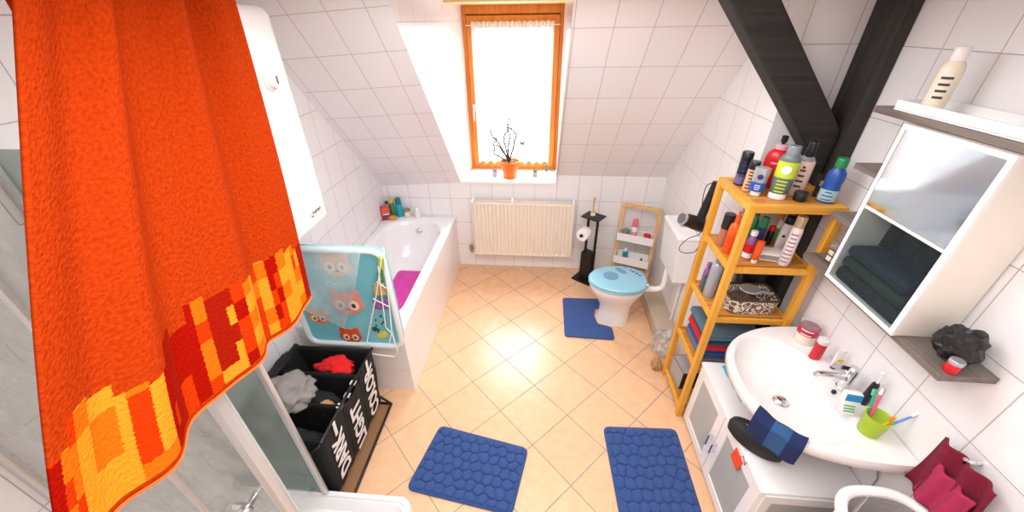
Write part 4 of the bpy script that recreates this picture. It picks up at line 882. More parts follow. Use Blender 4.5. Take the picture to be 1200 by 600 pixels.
t = cont('deodorant_can', 'black spray can with a navy and grey label, furthest left on the top bamboo board', 'spray can', b_, CAN, h_, .024, K_BLK, [('cap', FULLCAP, K_BLK, (1, 1)), lab('navy_band', .12, .50, K_NAVY)]); print_rows(t, .024, h_ * .2, h_ * .45, 3, K_GRY, a0=facing(b_), seed=9)
b_, h_ = place(Z1, 903, 220, 917, 160, .054)
t = cont('pump_bottle', 'big red pump bottle with a black spout on the top bamboo board', 'bottle', b_, [(.9, 0), (1, .02), (1, .56), (.9, .66), (.6, .73), (.4, .745)], h_, .054, K_RED, [('collar', [(.45, .74), (.52, .75), (.52, .82), (.40, .84)], K_PINK, (1, 1)), ('pump_head', [(.14, .83), (.14, .88), (.26, .885), (.26, .99), (.2, 1.0)], K_BLK, (1, 1))], sy=.75, rotz=facing(b_) + PI / 2); print_rows(t, .054, h_ * .50, h_ * .57, 1, K_PINK, 1, .76, -PI / 2, 4, 1.2)
b_, h_ = place(Z1, 932, 230, 955, 167, .036)
t = cont('lotion_bottle', 'pale pink labelled bottle with a clear black-topped cap on the top bamboo board', 'bottle', b_, [(.9, 0), (1, .015), (1, .64), (.8, .70), (.5, .74)], h_, .036, K_PEACH, [('cap', [(.5, .735), (.56, .75), (.54, .96), (.46, 1.0)], K_BLK, (1, 1)), ('shoulder', [(.9, .66), (.82, .70), (.56, .75), (.4, .76)], K_GRY, (1, .8))], sy=.75, rotz=facing(b_) + PI / 2); print_rows(t, .036, h_ * .2, h_ * .5, 4, K_PRINT, 1, .76, -PI / 2, 6, .9); round_mark(t, .036, h_ * .56, .006, K_PRINT, -PI / 2, 'letter_mark', 1, .76)
b_, h_ = place(Z1, 938, 236, 940, 226, .027); cont('wax_tin', 'low black tin at the front edge of the top bamboo board', 'tin', b_, [(.97, 0), (1, .03), (1, .55)], .042, .027, K_BLK, [('lid', [(1.03, .52), (1.04, .55), (1.04, .95), (.97, 1.0)], col('lid_charcoal', (44, 44, 48)), (1, 1))])
b_, h_ = place(Z1, 959, 231, 962, 214, .024); cont('perfume_bottle', 'small smoked glass perfume bottle beside the black tin', 'bottle', b_, [(.95, 0), (1, .03), (1, .62), (.4, .70), (.35, .72)], .075, .024, glassy('smoke_glass', (60, 56, 54), .6), [('cap', [(.45, .70), (.46, .72), (.46, .98), (.4, 1.0)], K_SIL, (1, 1))], seg=6)
b_, h_ = place(Z1, 978, 238, 996, 186, .036)
t = cont('mouthwash_bottle', 'blue mouthwash bottle with a green cap at the right end of the top bamboo board', 'bottle', b_, [(.95, 0), (1, .02), (1, .30), (.92, .42), (1.0, .55), (.94, .68), (.55, .78), (.5, .80)], h_, .036, K_BLUE, [('cap', [(.60, .79), (.64, .80), (.64, .985), (.58, 1.0)], K_GRN, (1, 1)), lab('pale_label', .04, .30, col('label_aqua', (170, 200, 204)), (1.02, .84))], sy=.82, rotz=facing(b_) + PI / 2); print_rows(t, .036, h_ * .08, h_ * .25, 3, K_BLUE, 1.02, .84, -PI / 2, 2, 1.2)
# second board
Z2 = LV[1]
def B2(*a): return place(Z2, *a)
b_, h_ = B2(923, 316, 945, 258, .026)
t = cont('hairspray_can', 'white printed spray can at the front right of the second bamboo board', 'spray can', b_, CAN, h_, .026, K_WHT, [('cap', CANCAP, col('cap_champagne', (206, 190, 150), .3, metal=.4), (1.1, 1.1))]); print_rows(t, .026, h_ * .1, h_ * .66, 8, col('print_greyred', (180, 140, 146)), a0=facing(b_), seed=11)
b_, h_ = B2(853, 297, 866, 249, .029)
t = cont('pump_bottle', 'orange pump bottle at the left of the second bamboo board', 'bottle', b_, [(.9, 0), (1, .02), (1, .58), (.85, .68), (.45, .74)], h_, .029, K_ORG, [('pump_head', [(.4, .74), (.45, .75), (.42, .9), (.2, .91), (.2, 1.0)], K_ORG, (1, 1)), lab('lower_label', .12, .45, col('label_deep_orange', (226, 70, 14)))])
b_, h_ = B2(844, 288, 855, 252, .027)
t = cont('hair_wax_jar', 'brown jar with a wide black lid at the far left of the second bamboo board', 'jar', b_, [(.95, 0), (1, .02), (1, .56)], h_, .027, K_BRN, [('lid', [(1.04, .55), (1.07, .56), (1.07, .97), (1.0, 1.0)], K_BLK, (1, 1))])
b_, h_ = B2(875, 303, 890, 273, .024)
t = cont('conditioner_bottle', 'white capped bottle with a red and purple label behind the front bamboo leg', 'bottle', b_, BOT, h_, .024, K_PUR, [('cap', BOTCAP, K_WHT, (1.5, 1.5)), lab('red_label', .25, .55, K_RED), lab('white_base', .04, .22, K_WHT)])
b_, h_ = B2(884, 309, 893, 284, .018)
t = cont('sunscreen_tube', 'short bright orange tube next to the red-labelled bottle', 'tube', b_, [(.8, 0), (.8, .15), (1, .2), (1.04, 1.0)], h_, .018, K_ORG, [('cap', [(.82, 0), (.84, .01), (.84, .15), (.7, .16)], K_WHT, (1, .8))], sy=.75)
b_, h_ = B2(887, 288, 892, 254, .022)
t = cont('hair_tonic_bottle', 'navy bottle with a green cap in the middle of the second bamboo board', 'bottle', b_, BOT, h_, .022, K_NAVY, [('cap', [(.8, .60), (.95, .62), (.92, .97), (.8, 1.0)], K_GRN, (1, 1))])
b_, h_ = B2(878, 282, 876, 246, .020)
t = cont('hair_tonic_bottle', 'all green bottle behind the front left bamboo leg on the second board', 'bottle', b_, BOT, h_, .020, K_GRN, [('cap', BOTCAP, K_GRN, (1.4, 1.4))])
b_, h_ = B2(899, 287, 898, 263, .018)
t = cont('nail_polish_bottle', 'dark little bottle with a red ball cap on the second bamboo board', 'bottle', b_, WIDE, h_, .018, K_BLK, [('cap', [(.5, .68), (.9, .74), (1.0, .86), (.7, .98), (.2, 1.0)], K_RED, (1, 1))])
b_, h_ = B2(908, 283, 914, 258, .016)
t = cont('roll_on', 'green and white roll-on standing at the back of the second bamboo board', 'deodorant', b_, [(.9, 0), (1, .02), (1, .62), (.85, .66)], h_, .016, col('roll_green', (112, 168, 84)), [('cap', [(.9, .63), (.95, .65), (.92, .95), (.7, 1.0)], K_WHT, (1, 1))])
b_, h_ = B2(919, 287, 929, 251, .023)
t = cont('spray_can', 'white can with a pale pink cap at the back of the second bamboo board', 'spray can', b_, CAN, h_, .023, K_WHT, [('cap', FULLCAP, K_PINK, (1, 1))])
b_, h_ = B2(935, 290, 948, 252, .030)
t = cont('body_lotion_bottle', 'large white bottle with a black cap behind the front spray can', 'bottle', b_, WIDE, h_, .030, K_WHT, [('cap', WIDECAP, K_BLK, (1.3, 1.3))], sy=.8); round_mark(t, .030, h_ * .45, .008, K_BLK, facing(b_), 'round_emblem', 1, .85)
cb = thing('carton', 'small white carton lying flat on the second bamboo board', 'carton', (*on_z(904, 303, Z2).xy, Z2), -.25, local=True)
MB().box((0, 0, .024), (.15, .075, .046), None, .002).build('box', col('carton_white', (236, 230, 226), .5), cb); MB().span((-.066, -.0388, .012), (.03, -.0373, .036)).build('grey_print', col('print_grey', (150, 146, 148), .5), cb); MB().lathe([(.006, 0), (.006, .0012)], (.050, -.0373, .024), 12, rot=Matrix.Rotation(PI / 2, 3, 'X')).build('dark_seal', K_BLK, cb)
# third board
Z3 = LV[2]
def B3(*a): return place(Z3, *a)
b_, h_ = B3(826, 348, 837, 306, .034)
t = cont('thermos_bottle', 'silver-grey bottle at the left edge of the third bamboo board', 'bottle', b_, [(.95, 0), (1, .02), (1, .76), (.9, .86), (.6, .92), (.5, .93)], h_, .034, col('brushed_grey', (168, 172, 180), .3, metal=.25), [('cap', [(.55, .925), (.58, .93), (.56, .99), (.5, 1)], K_GRY, (1, 1))])
b_, h_ = B3(824, 338, 832, 309, .022); cont('shampoo_bottle', 'purple bottle behind the silver-grey one on the third bamboo board', 'bottle', b_, BOT, h_, .022, K_PUR, [('cap', BOTCAP, K_PUR, (1.4, 1.4))])
b_, h_ = B3(818, 338, 822, 322, .022); cont('cream_jar', 'dark teal jar left of the silver-grey bottle on the third bamboo board', 'jar', b_, JAR, h_, .022, K_DTEAL, [('lid', JARLID, K_DTEAL, (1, 1))])
b_, h_ = B3(842, 345, 846, 314, .026); cont('shampoo_bottle', 'magenta bottle with a pink cap beside the patterned basket', 'bottle', b_, WIDE, h_, .026, K_MAG, [('cap', WIDECAP, K_PINK, (1.3, 1.3))])
bk = thing('basket', 'brown basket with white scroll pattern on the third bamboo board', 'basket', (1.20, 1.815, Z3))
def bk_r(z, i, tk=0): return rrect(1.205, 1.812, .135 + i, .088 + i, .035, z, 6)
bm_ = bpy.data.materials.new('scroll_basket'); bm_.use_nodes = True; n = bm_.node_tree.nodes; l = bm_.node_tree.links; b = n['Principled BSDF']; tc = n.new('ShaderNodeTexCoord'); vo = n.new('ShaderNodeTexVoronoi'); vo.feature = 'F1'; vo.inputs['Scale'].default_value = 24; l.new(tc.outputs['Object'], vo.inputs['Vector'])
w_ = n.new('ShaderNodeMath'); w_.operation = 'PINGPONG'; w_.inputs[1].default_value = .16; l.new(vo.outputs['Distance'], w_.inputs[0]); g_ = n.new('ShaderNodeMath'); g_.operation = 'GREATER_THAN'; g_.inputs[1].default_value = .085; l.new(w_.outputs[0], g_.inputs[0])
mx = n.new('ShaderNodeMix'); mx.data_type = 'RGBA'; mx.inputs[6].default_value = (*lin((112, 84, 60)), 1); mx.inputs[7].default_value = (*lin((232, 224, 212)), 1); l.new(g_.outputs[0], mx.inputs[0]); l.new(mx.outputs[2], b.inputs['Base Color']); b.inputs['Roughness'].default_value = .7
MB().loft([bk_r(Z3 + .001, -.012), bk_r(Z3 + .10, 0), bk_r(Z3 + .10, -.008), bk_r(Z3 + .012, -.02)]).build('basket_wall', bm_, bk, angle=60)
rb = MB(); rb.tube([Vector(p) for p in bk_r(Z3 + .102, -.004)], .007, 8, True); rb.build('rim', mat('dark_brown_rim', (74, 54, 42), .7), bk)
USED.setdefault(Z3, []).append((Vector((1.205, 1.812, 0)), .0))
ob = MB(); ob.blob((1.17, 1.80, Z3 + .062), (.085, .055, .042), .3, 6, 3, 2.0); tag(ob.build('scarf', mat('brown_scarf', (92, 72, 56), .95, var=.4, bump=.4), None), 'crumpled brown scarf in the patterned basket', 'scarf')
hb = thing('hair_brush', 'oval silver hairbrush lying on top of the patterned basket', 'hair brush', (1.19, 1.80, Z3 + .112))
q = Matrix.Rotation(-.35, 3, 'Z') @ Matrix.Rotation(.35, 3, 'X')
MB().lathe([(.030, -.006), (.052, -.004), (.056, .004), (.050, .010), (.0, .012)][:4], (1.19, 1.80, Z3 + .130), 24, rot=q, sx=1.0, sy=.62).build('brush_head', K_SIL, hb)
hd = q @ Vector((.052, 0, 0)); MB().tube([Vector((1.19, 1.80, Z3 + .130)) + hd, Vector((1.19, 1.80, Z3 + .130)) + hd * 2.2 + Vector((0, 0, .004))], [.010, .008], 10).build('handle', K_GRY, hb)
b_, h_ = B3(882, 345, 884, 322, .02); b_ = Vector((1.155, 1.985, Z3)); cont('powder_jar', 'white round-shouldered jar behind the patterned basket', 'jar', b_, [(.9, 0), (1, .1), (1, .7), (.7, .95), (.3, 1.0)], .15, .036, K_WHT)
dbx = thing('storage_box', 'black box standing behind the patterned basket', 'box', (1.285, 1.975, Z3), .05, local=True); MB().box((0, 0, .075), (.12, .09, .148), None, .006).build('box', K_BLK, dbx); MB().box((0, 0, .152), (.124, .094, .012), None, .004).build('lid', col('lid_charcoal', (44, 44, 48)), dbx)
# fourth board: folded towels
z = LV[3] + .001
FOLDS = [('folded_towel', 'slate grey folded towel at the bottom of the stack on the bamboo shelf', (104, 112, 130), .046, 0), ('folded_towel', 'royal blue folded towel second from the bottom of the stack', (42, 82, 152), .050, .004), ('folded_towel', 'bright red folded towel in the middle of the stack', (206, 34, 42), .044, -.004), ('folded_towel', 'dark petrol folded towel above the red one', (38, 70, 92), .040, .006), ('folded_towel', 'blue-grey folded towel topmost of the stack on the bamboo shelf', (92, 116, 132), .036, -.01)]
for i, (nm, lb, c_, th, sh_) in enumerate(FOLDS):
    t = thing(nm, lb, 'towel', (1.185 + sh_, 1.875, z), 0, 'towels folded on the bamboo shelf', local=True); m_ = mat('terry_%d_%d' % (c_[0], c_[2]), c_, .95, var=.15, scale=60, bump=.5, bscale=350)
    for j in range(2):
        def prof(j=j, th=th): return th / 2 * j
        MB().box((0, .004 * j, th * (.25 + .5 * j)), (.335 - .006 * j, .29 - .008 * j, th * .49), None, th * .22, 3).build('fold', m_, t)
    z += th
# bottom board
sb = thing('appliance_carton', 'grey and black open carton on the lowest bamboo board', 'carton', (1.09, 1.95, LV[4] + .001), .12, local=True)
CG = col('carton_grey', (170, 168, 168), .5); MB().box((0, 0, .003), (.17, .17, .006)).box((-.083, 0, .08), (.004, .17, .16)).box((.083, 0, .08), (.004, .17, .16)).box((0, .083, .08), (.17, .004, .16)).box((0, 0, .158), (.17, .17, .004)).build('carton_walls', CG, sb, smooth=False)
MB().box((0, -.084, .08), (.166, .004, .155)).build('dark_front', K_BLK, sb, smooth=False)
b_ = MB().blob((1.15, 1.775, LV[4] + .045), (.06, .045, .043), .25, 6, 3, 6.0); tag(b_.build('hair_roller_bag', mat('lilac_bag', (196, 150, 186), .6, var=.3, scale=50), None), 'lilac bundled bag beside the carton on the lowest bamboo board', 'bag')

# hair dryer hung on the shelf
HDY = 2.15
hp_ = lambda px, py, y=HDY: on_y(px, py, y)
hdn = thing('hair_dryer', 'black hair dryer with a grey nozzle hung on the left of the bamboo shelf', 'hair dryer', hp_(815, 262))
n0, n1 = hp_(800, 256, 2.12), hp_(829, 266, 2.165); ax = (n1 - n0).normalized()
MB().tube([n0, n0 + ax * .012, n0 + (n1 - n0) * .45, n0 + (n1 - n0) * .8, n1], [.036, .038, .044, .046, .026], 18).build('barrel', BLACKP, hdn)
MB().tube([n0 - ax * .006, n0 + ax * .006], .040, 20).build('nozzle_ring', K_SIL, hdn); MB().tube([n0 - ax * .008, n0 + ax * .001], .033, 20).build('grille', col('grille_grey', (84, 86, 90)), hdn)
h0, h1 = n0 + (n1 - n0) * .62, hp_(840, 213, 2.16); MB().tube([h0, h0.lerp(h1, .5), h1], [.028, .025, .021], 12).build('handle', BLACKP, hdn)
MB().tube([h1, h1 + Vector((.01, -.03, .02)), Vector((GX0, GY1 + .022, LV[0] - .02)), Vector((GX0, GY1 + .018, LV[0] - .05))], .004, 6).build('hanging_loop', BLACKP, hdn)
cab = [hp_(839, 214), hp_(828, 218), hp_(823, 238), hp_(824, 256), hp_(821, 273), hp_(806, 280), hp_(796, 290), hp_(800, 296), hp_(814, 295), hp_(822, 283)]
sm = []
for i in range(len(cab) - 1):
    p0, p1, p2, p3 = cab[max(i - 1, 0)], cab[i], cab[i + 1], cab[min(i + 2, len(cab) - 1)]
    for k in range(5):
        u = k / 5; sm.append(.5 * ((2 * p1) + (p2 - p0) * u + (2 * p0 - 5 * p1 + 4 * p2 - p3) * u * u + (3 * p1 - p0 - 3 * p2 + p3) * u ** 3))
MB().tube(sm, .0028, 6).build('cable', BLACKP, hdn)

# clear plastic bag with bottles on the floor beside the shelf
pb = MB().blob((1.005, 2.27, .115), (.085, .085, .115), .5, 7, 4, 1.5)
for v in pb.b.verts: v.co.z = max(v.co.z, .002)
tag(pb.build('plastic_bag', glassy('crinkled_clear_bag', (240, 240, 240), .28, .12, .2), None, angle=180), 'crumpled clear plastic bag on the floor between toilet and bamboo shelf', 'bag')
pb = MB().blob((.93, 2.10, .05), (.04, .04, .05), .35, 7, 3, 8.5)
for v in pb.b.verts: v.co.z = max(v.co.z, .002)
tag(pb.build('paper_bag', mat('brown_paper', (176, 136, 92), .8, var=.2), None), 'small crumpled brown paper bag on the floor by the bamboo shelf leg', 'bag')

# ------------------------------------------------------------------ washbasin cabinet
VX0, VX1, VY0, VY1, VZ0, VZ1 = 1.005, XR - .004, .93, 1.668, .035, .555
vc = thing('washbasin_cabinet', 'white cabinet with two frosted doors under the washbasin', 'cabinet', ((VX0 + VX1) / 2, (VY0 + VY1) / 2, 0))
MB().span((VX0 + .018, VY0 + .003, VZ0), (VX1, VY1, VZ1 - .02), bev=.002).build('carcass', WLAC, vc, smooth=False)
MB().span((VX0 - .004, VY0 - .004, VZ1 - .02), (VX1, VY1 + .004, VZ1), bev=.002).build('top_board', WLAC, vc, smooth=False)
for x in (VX0 + .05, VX1 - .04):
    for y in (VY0 + .04, VY1 - .04): MB().lathe([(.016, 0), (.014, .036)], (x, y, 0), 12).build('foot', GREYP, vc)
FROSTD = mat('frosted_door_glass', (176, 180, 178), .35, var=.03)
for (ya, yb_, hy_) in ((1.312, VY1 - .004, 1.335), (VY0 + .004, 1.306, 1.283)):
    d_ = MB(); w_ = .058
    for a, b_ in (((ya, VZ0 + .005), (ya + w_, VZ1 - .024)), ((yb_ - w_, VZ0 + .005), (yb_, VZ1 - .024)), ((ya + w_ - .001, VZ0 + .005), (yb_ - w_ + .001, VZ0 + .005 + w_)), ((ya + w_ - .001, VZ1 - .024 - w_), (yb_ - w_ + .001, VZ1 - .024))): d_.span((VX0, a[0], a[1]), (VX0 + .017, b_[0], b_[1]))
    do = d_.build('door', WLAC, vc, smooth=False)
    MB().span((VX0 + .006, ya + w_, VZ0 + w_), (VX0 + .012, yb_ - w_, VZ1 - .024 - w_)).build('frosted_panel', FROSTD, do, smooth=False)
    MB().tube([(VX0, hy_, .25), (VX0 - .022, hy_, .25), (VX0 - .022, hy_, .33), (VX0, hy_, .33)], .0055).build('handle', CHROME, do)
sd_ = MB()
for a, b_ in (((VX0 + .02, VZ0), (VX0 + .06, VZ1 - .021)), ((VX1 - .05, VZ0), (VX1, VZ1 - .021)), ((VX0 + .06, VZ1 - .075), (VX1 - .05, VZ1 - .021)), ((VX0 + .06, VZ0), (VX1 - .05, VZ0 + .055))): sd_.span((a[0], VY0 - .010, a[1]), (b_[0], VY0 + .002, b_[1]))
sd_.build('side_frame', WLAC, vc, smooth=False)
MB().span((VX0 + .06, VY0 - .004, VZ0 + .055), (VX1 - .05, VY0 + .0035, VZ1 - .075)).build('side_panel', FROSTD, vc, smooth=False)
tg = thing('paper_tag', 'orange-red tag hanging by a string on the near cabinet door', 'tag', (VX0 - .004, 1.175, .395))
q = on_x(863, 538, VX0 - .004); MB().box((VX0 - .004, q.y, q.z), (.003, .075, .085), Matrix.Rotation(.12, 3, 'X')).build('card', col('tag_orange', (236, 78, 38), .6), tg, smooth=False)
MB().tube([(VX0 - .004, q.y - .01, q.z + .04), (VX0 - .005, q.y - .03, q.z + .075), (VX0 - .003, q.y - .055, VZ1 - .04), (VX0 - .0055, q.y - .06, VZ1 - .006)], .0016, 5).build('string', K_BLK, tg)
tcl = MB(); c0 = [on_z(*p, VZ1) for p in ((846, 430), (853, 428), (872, 462), (868, 472))]
tcl.grid(lambda u, v: tuple((c0[0].lerp(c0[1], u)).lerp(c0[3].lerp(c0[2], u), v) + Vector((.06 * u, 0, .006 + .004 * math.sin(v * 19 + u * 6)))), 10, 16)
tag(tcl.build('cleaning_cloth', mat('cyan_cloth', (48, 190, 208), .9, bump=.4, bscale=400), None, solid=.005), 'cyan cleaning cloth lying on the cabinet top under the basin', 'cloth')

# ------------------------------------------------------------------ washbasin
wb = thing('washbasin', 'large white oval washbasin on the right wall', 'washbasin', (1.25, 1.27, .70))
OUT = [(XR - .003, 1.655), (1.36, 1.652), (1.22, 1.632), (1.09, 1.575), (1.005, 1.505), (.955, 1.42), (.932, 1.30), (.936, 1.17), (.965, 1.06), (1.02, .985), (1.10, .935), (1.22, .902), (1.35, .888), (XR - .003, .886)]
def resample(poly, n_):
    P = [Vector(p) for p in poly]; C_ = []
    for i in range(len(P) - 1):
        p0, p1, p2, p3 = P[max(i - 1, 0)], P[i], P[i + 1], P[min(i + 2, len(P) - 1)]
        for k in range(12):
            u = k / 12; C_.append(.5 * ((2 * p1) + (p2 - p0) * u + (2 * p0 - 5 * p1 + 4 * p2 - p3) * u * u + (3 * p1 - p0 - 3 * p2 + p3) * u ** 3))
    C_.append(P[-1])
    return C_
curve = resample(OUT, 0); cen = Vector((1.175, 1.265))
NB = 96
def out_at(th):
    d_ = Vector((math.cos(th), math.sin(th))); pl = curve + [curve[0]]; best = None
    for a, b_ in zip(pl, pl[1:]):
        e_ = b_ - a; den = d_.x * e_.y - d_.y * e_.x
        if abs(den) < 1e-9: continue
        w_ = a - cen; t_ = (w_.x * e_.y - w_.y * e_.x) / den; s_ = (w_.x * d_.y - w_.y * d_.x) / den
        if t_ > 0 and -1e-6 <= s_ <= 1 + 1e-6 and (best is None or t_ > best): best = t_
    return cen + d_ * best
THS = [2 * PI * k / NB for k in range(NB)]
# keep the two wall corners sharp
for cx_, cy_ in ((XR - .003, 1.655), (XR - .003, .886)):
    a = math.atan2(cy_ - cen.y, cx_ - cen.x) % (2 * PI); i = min(range(NB), key=lambda k: min(abs(THS[k] - a), 2 * PI - abs(THS[k] - a))); THS[i] = a
OL = [out_at(t_) for t_ in THS]
def inner(k, th): # bowl rim
    d_ = Vector((math.cos(th), math.sin(th))); rx, ry_ = .205, .305
    r_ = 1 / math.sqrt((d_.x / rx) ** 2 + (d_.y / ry_) ** 2); return Vector((1.168, 1.262)) + d_ * r_ * k
def scl(k): return [cen + Vector((1.24 - cen.x, 0)) * (1 - k) + (p - cen) * k for p in OL]
wallx = lambda L_: [Vector((min(p.x, XR - .003), p.y)) for p in L_]
BZ = .885
lo = [[(p.x, p.y, .72) for p in scl(.62)], [(p.x, p.y, .76) for p in scl(.80)], [(p.x, p.y, BZ - .055) for p in scl(.97)], [(p.x, p.y, BZ - .045) for p in OL], [(p.x, p.y, BZ - .010) for p in OL], [(p.x, p.y, BZ) for p in scl(.987)]]
for kk, z in ((1.03, BZ - .001), (1.0, BZ - .004), (.965, BZ - .02), (.88, BZ - .075), (.70, BZ - .120), (.40, BZ - .140), (.12, BZ - .146)): lo.append([(*inner(kk, t_), z) for t_ in THS])
MB().loft(lo).build('basin', SANITARY, wb, angle=50)
dc = (1.185, 1.265, BZ - .143); MB().lathe([(.034, 0), (.034, .005), (.028, .008), (.02, .016), (0, .018)], dc, 24, cap1=False).build('drain_plug', CHROME, wb)
oh = Vector((*inner(.955, -.12), BZ - .024)); MB().lathe([(.011, 0), (.011, .004), (0, .005)], oh, 16, rot=Vector((-.85, .1, .5)).to_track_quat('Z', 'Y').to_matrix(), cap1=False).build('overflow_hole', K_BLK, wb)
sp_ = MB(); sp_.tube([(1.185, 1.265, .735), (1.185, 1.265, .60), (1.20, 1.265, .575), (1.30, 1.265, .575), (1.32, 1.265, .60), (XR - .02, 1.265, .62)], .016, 12); sp_.lathe([(.032, 0), (.032, .07)], (1.185, 1.265, .575), 16); sp_.build('siphon', CHROME, wb)
# mixer tap
fx, fy = 1.392, 1.248
tp = thing('mixer_tap', 'chrome single lever mixer tap on the washbasin', 'tap', (fx, fy, BZ))
MB().lathe([(.026, 0), (.026, .006), (.022, .010), (.021, .085), (.023, .10), (.021, .112)], (fx, fy, BZ), 24).build('body', CHROME, tp)
MB().tube([(fx, fy, BZ + .062), (fx - .06, fy + .005, BZ + .075), (fx - .125, fy + .010, BZ + .072), (fx - .135, fy + .011, BZ + .058)], [.018, .014, .012, .011], 14).build('spout', CHROME, tp)
lv = MB(); lv.bar((fx + .005, fy, BZ + .116), (fx - .095, fy + .004, BZ + .142), .030, .010, (0, 1, 0), .004); lv.lathe([(.022, .108), (.022, .122), (.016, .130)], (fx, fy, BZ), 20); lv.build('lever', CHROME, tp)
# things on the basin deck
zb = BZ + .001
def deck(px, py): return on_z(px, py, zb)
b_ = Vector((1.385, 1.545, zb)); t = cont('cotton_pad_jar', 'white and red round tub with a clear lid at the far end of the basin', 'jar', b_, [(.97, 0), (1, .02), (1, .44)], .125, .045, K_CREAM, [lab('red_label', .44, .78, col('label_crimson', (196, 40, 66))), ('lid', [(1.03, .78), (1.05, .79), (1.05, .97), (.9, 1.0)], K_CLR, (1, 1))]); print_rows(t, .046, .065, .09, 2, K_WHT, a0=facing(b_), seed=3)
b_ = Vector((1.372, 1.425, zb)); t = cont('soap_dispenser', 'red soap bottle with a pale cap behind the tap', 'bottle', b_, WIDE, .125, .027, col('soap_red', (206, 36, 48)), [('cap', WIDECAP, col('cap_pale', (226, 220, 216)), (1.5, 1.5))], sy=.7)
t = thing('toothpaste_tube', 'small white toothpaste tube with yellow print leaning by the red soap bottle', 'tube', (1.418, 1.362, zb), 0, local=True)
MB().loft([[(.014 * k[0] * math.cos(2 * PI * i / 16), .014 * k[1] * math.sin(2 * PI * i / 16), k[2]) for i in range(16)] for k in ((.9, .9, .014), (1.2, 1.1, .03), (1.5, .7, .08), (1.65, .12, .115))]).build('body', K_WHT, t); MB().lathe([(.010, 0), (.010, .016)], (0, 0, 0), 14).build('cap', col('cap_violet', (96, 70, 150)), t); MB().span((-.014, -.0165, .045), (.014, -.0125, .072)).build('yellow_print', K_YEL, t)
t = thing('toothpaste_carton', 'blue and white toothpaste pack standing in front of the tap', 'carton', (1.318, 1.122, zb), -.15, local=True); MB().box((0, 0, .055), (.062, .030, .108), Matrix.Rotation(-.16, 3, 'X'), .004).build('pack', K_WHT, t)
q = Matrix.Rotation(-.16, 3, 'X'); MB().box(Vector((0, 0, .055)) + q @ Vector((0, -.0154, .034)), (.058, .0012, .034), q).build('blue_print', col('print_blue', (40, 140, 200)), t); MB().box(Vector((0, 0, .055)) + q @ Vector((0, .0154, .034)), (.058, .0012, .034), q).build('blue_print', K_BLUE if False else col('print_blue', (40, 140, 200)), t)
for k in range(3): MB().box(Vector((0, 0, .055)) + q @ Vector((.004 * k - .004, -.0156, -.008 - .014 * k)), (.040, .0012, .005), q).build('green_print', col('print_green', (60, 160, 110)), t)
et = thing('electric_toothbrush', 'black electric toothbrush with a white head standing behind the blue toothpaste pack', 'toothbrush', (1.425, 1.168, zb), 0, local=True)
MB().lathe([(.016, 0), (.018, .01), (.016, .06), (.013, .12), (.008, .13)], (0, 0, 0), 16).build('handle', BLACKP, et); MB().lathe([(.006, .128), (.004, .15), (.003, .185)], (0, 0, 0), 10).build('neck', K_WHT, et); MB().lathe([(.007, 0), (.007, .006), (.006, .014)], (0, 0, .185), 12, rot=Matrix.Rotation(-PI / 2, 3, 'Y')).build('brush_head', K_WHT, et)
cp = thing('toothbrush_cup', 'lime green translucent cup with toothbrushes at the near end of the basin', 'cup', (1.352, 1.028, zb), local=True)
LG = glassy('lime_plastic', (196, 226, 48), .62, .08); MB().lathe([(.034, 0), (.036, .003), (.044, .098), (.041, .098), (.033, .005), (0, .005)], (0, 0, 0), 28, cap1=False).build('cup_body', LG, cp)
def brush(label, x0, y0, tilt_d, ln, hc, m1, m2):
    t = thing('toothbrush', label, 'toothbrush', (1.352 + x0, 1.028 + y0, zb + .010)); d_ = Vector(tilt_d).normalized(); p0 = Vector((1.352 + x0, 1.028 + y0, zb + .010))
    MB().tube([p0, p0 + d_ * ln * .45, p0 + d_ * ln * .8, p0 + d_ * ln], [.0055, .006, .004, .005], 8).build('handle', m1, t)
    nrm = d_.cross(Vector((0, 1, 0))).normalized(); MB().bar(p0 + d_ * (ln - .028) + nrm * .006, p0 + d_ * ln + nrm * .006, .010, .010, nrm, .002).build('bristles', m2, t)
brush('pink and white toothbrush upright in the lime cup', -.012, .008, (.18, .30, 1), .185, 0, col('brush_pink', (224, 90, 130)), K_WHT)
brush('blue toothbrush leaning to the wall out of the lime cup', .010, -.006, (.78, -.05, 1), .17, 0, col('brush_blue', (92, 150, 206)), K_WHT)
brush('green-headed toothbrush at the back of the lime cup', -.004, .020, (.06, .34, 1), .165, 0, col('brush_green', (60, 178, 130)), col('brush_mint', (90, 200, 160)))
brush('yellow short toothbrush inside the lime cup', .002, -.016, (.16, -.10, 1), .125, 0, K_YEL, col('brush_orange', (236, 130, 50)))
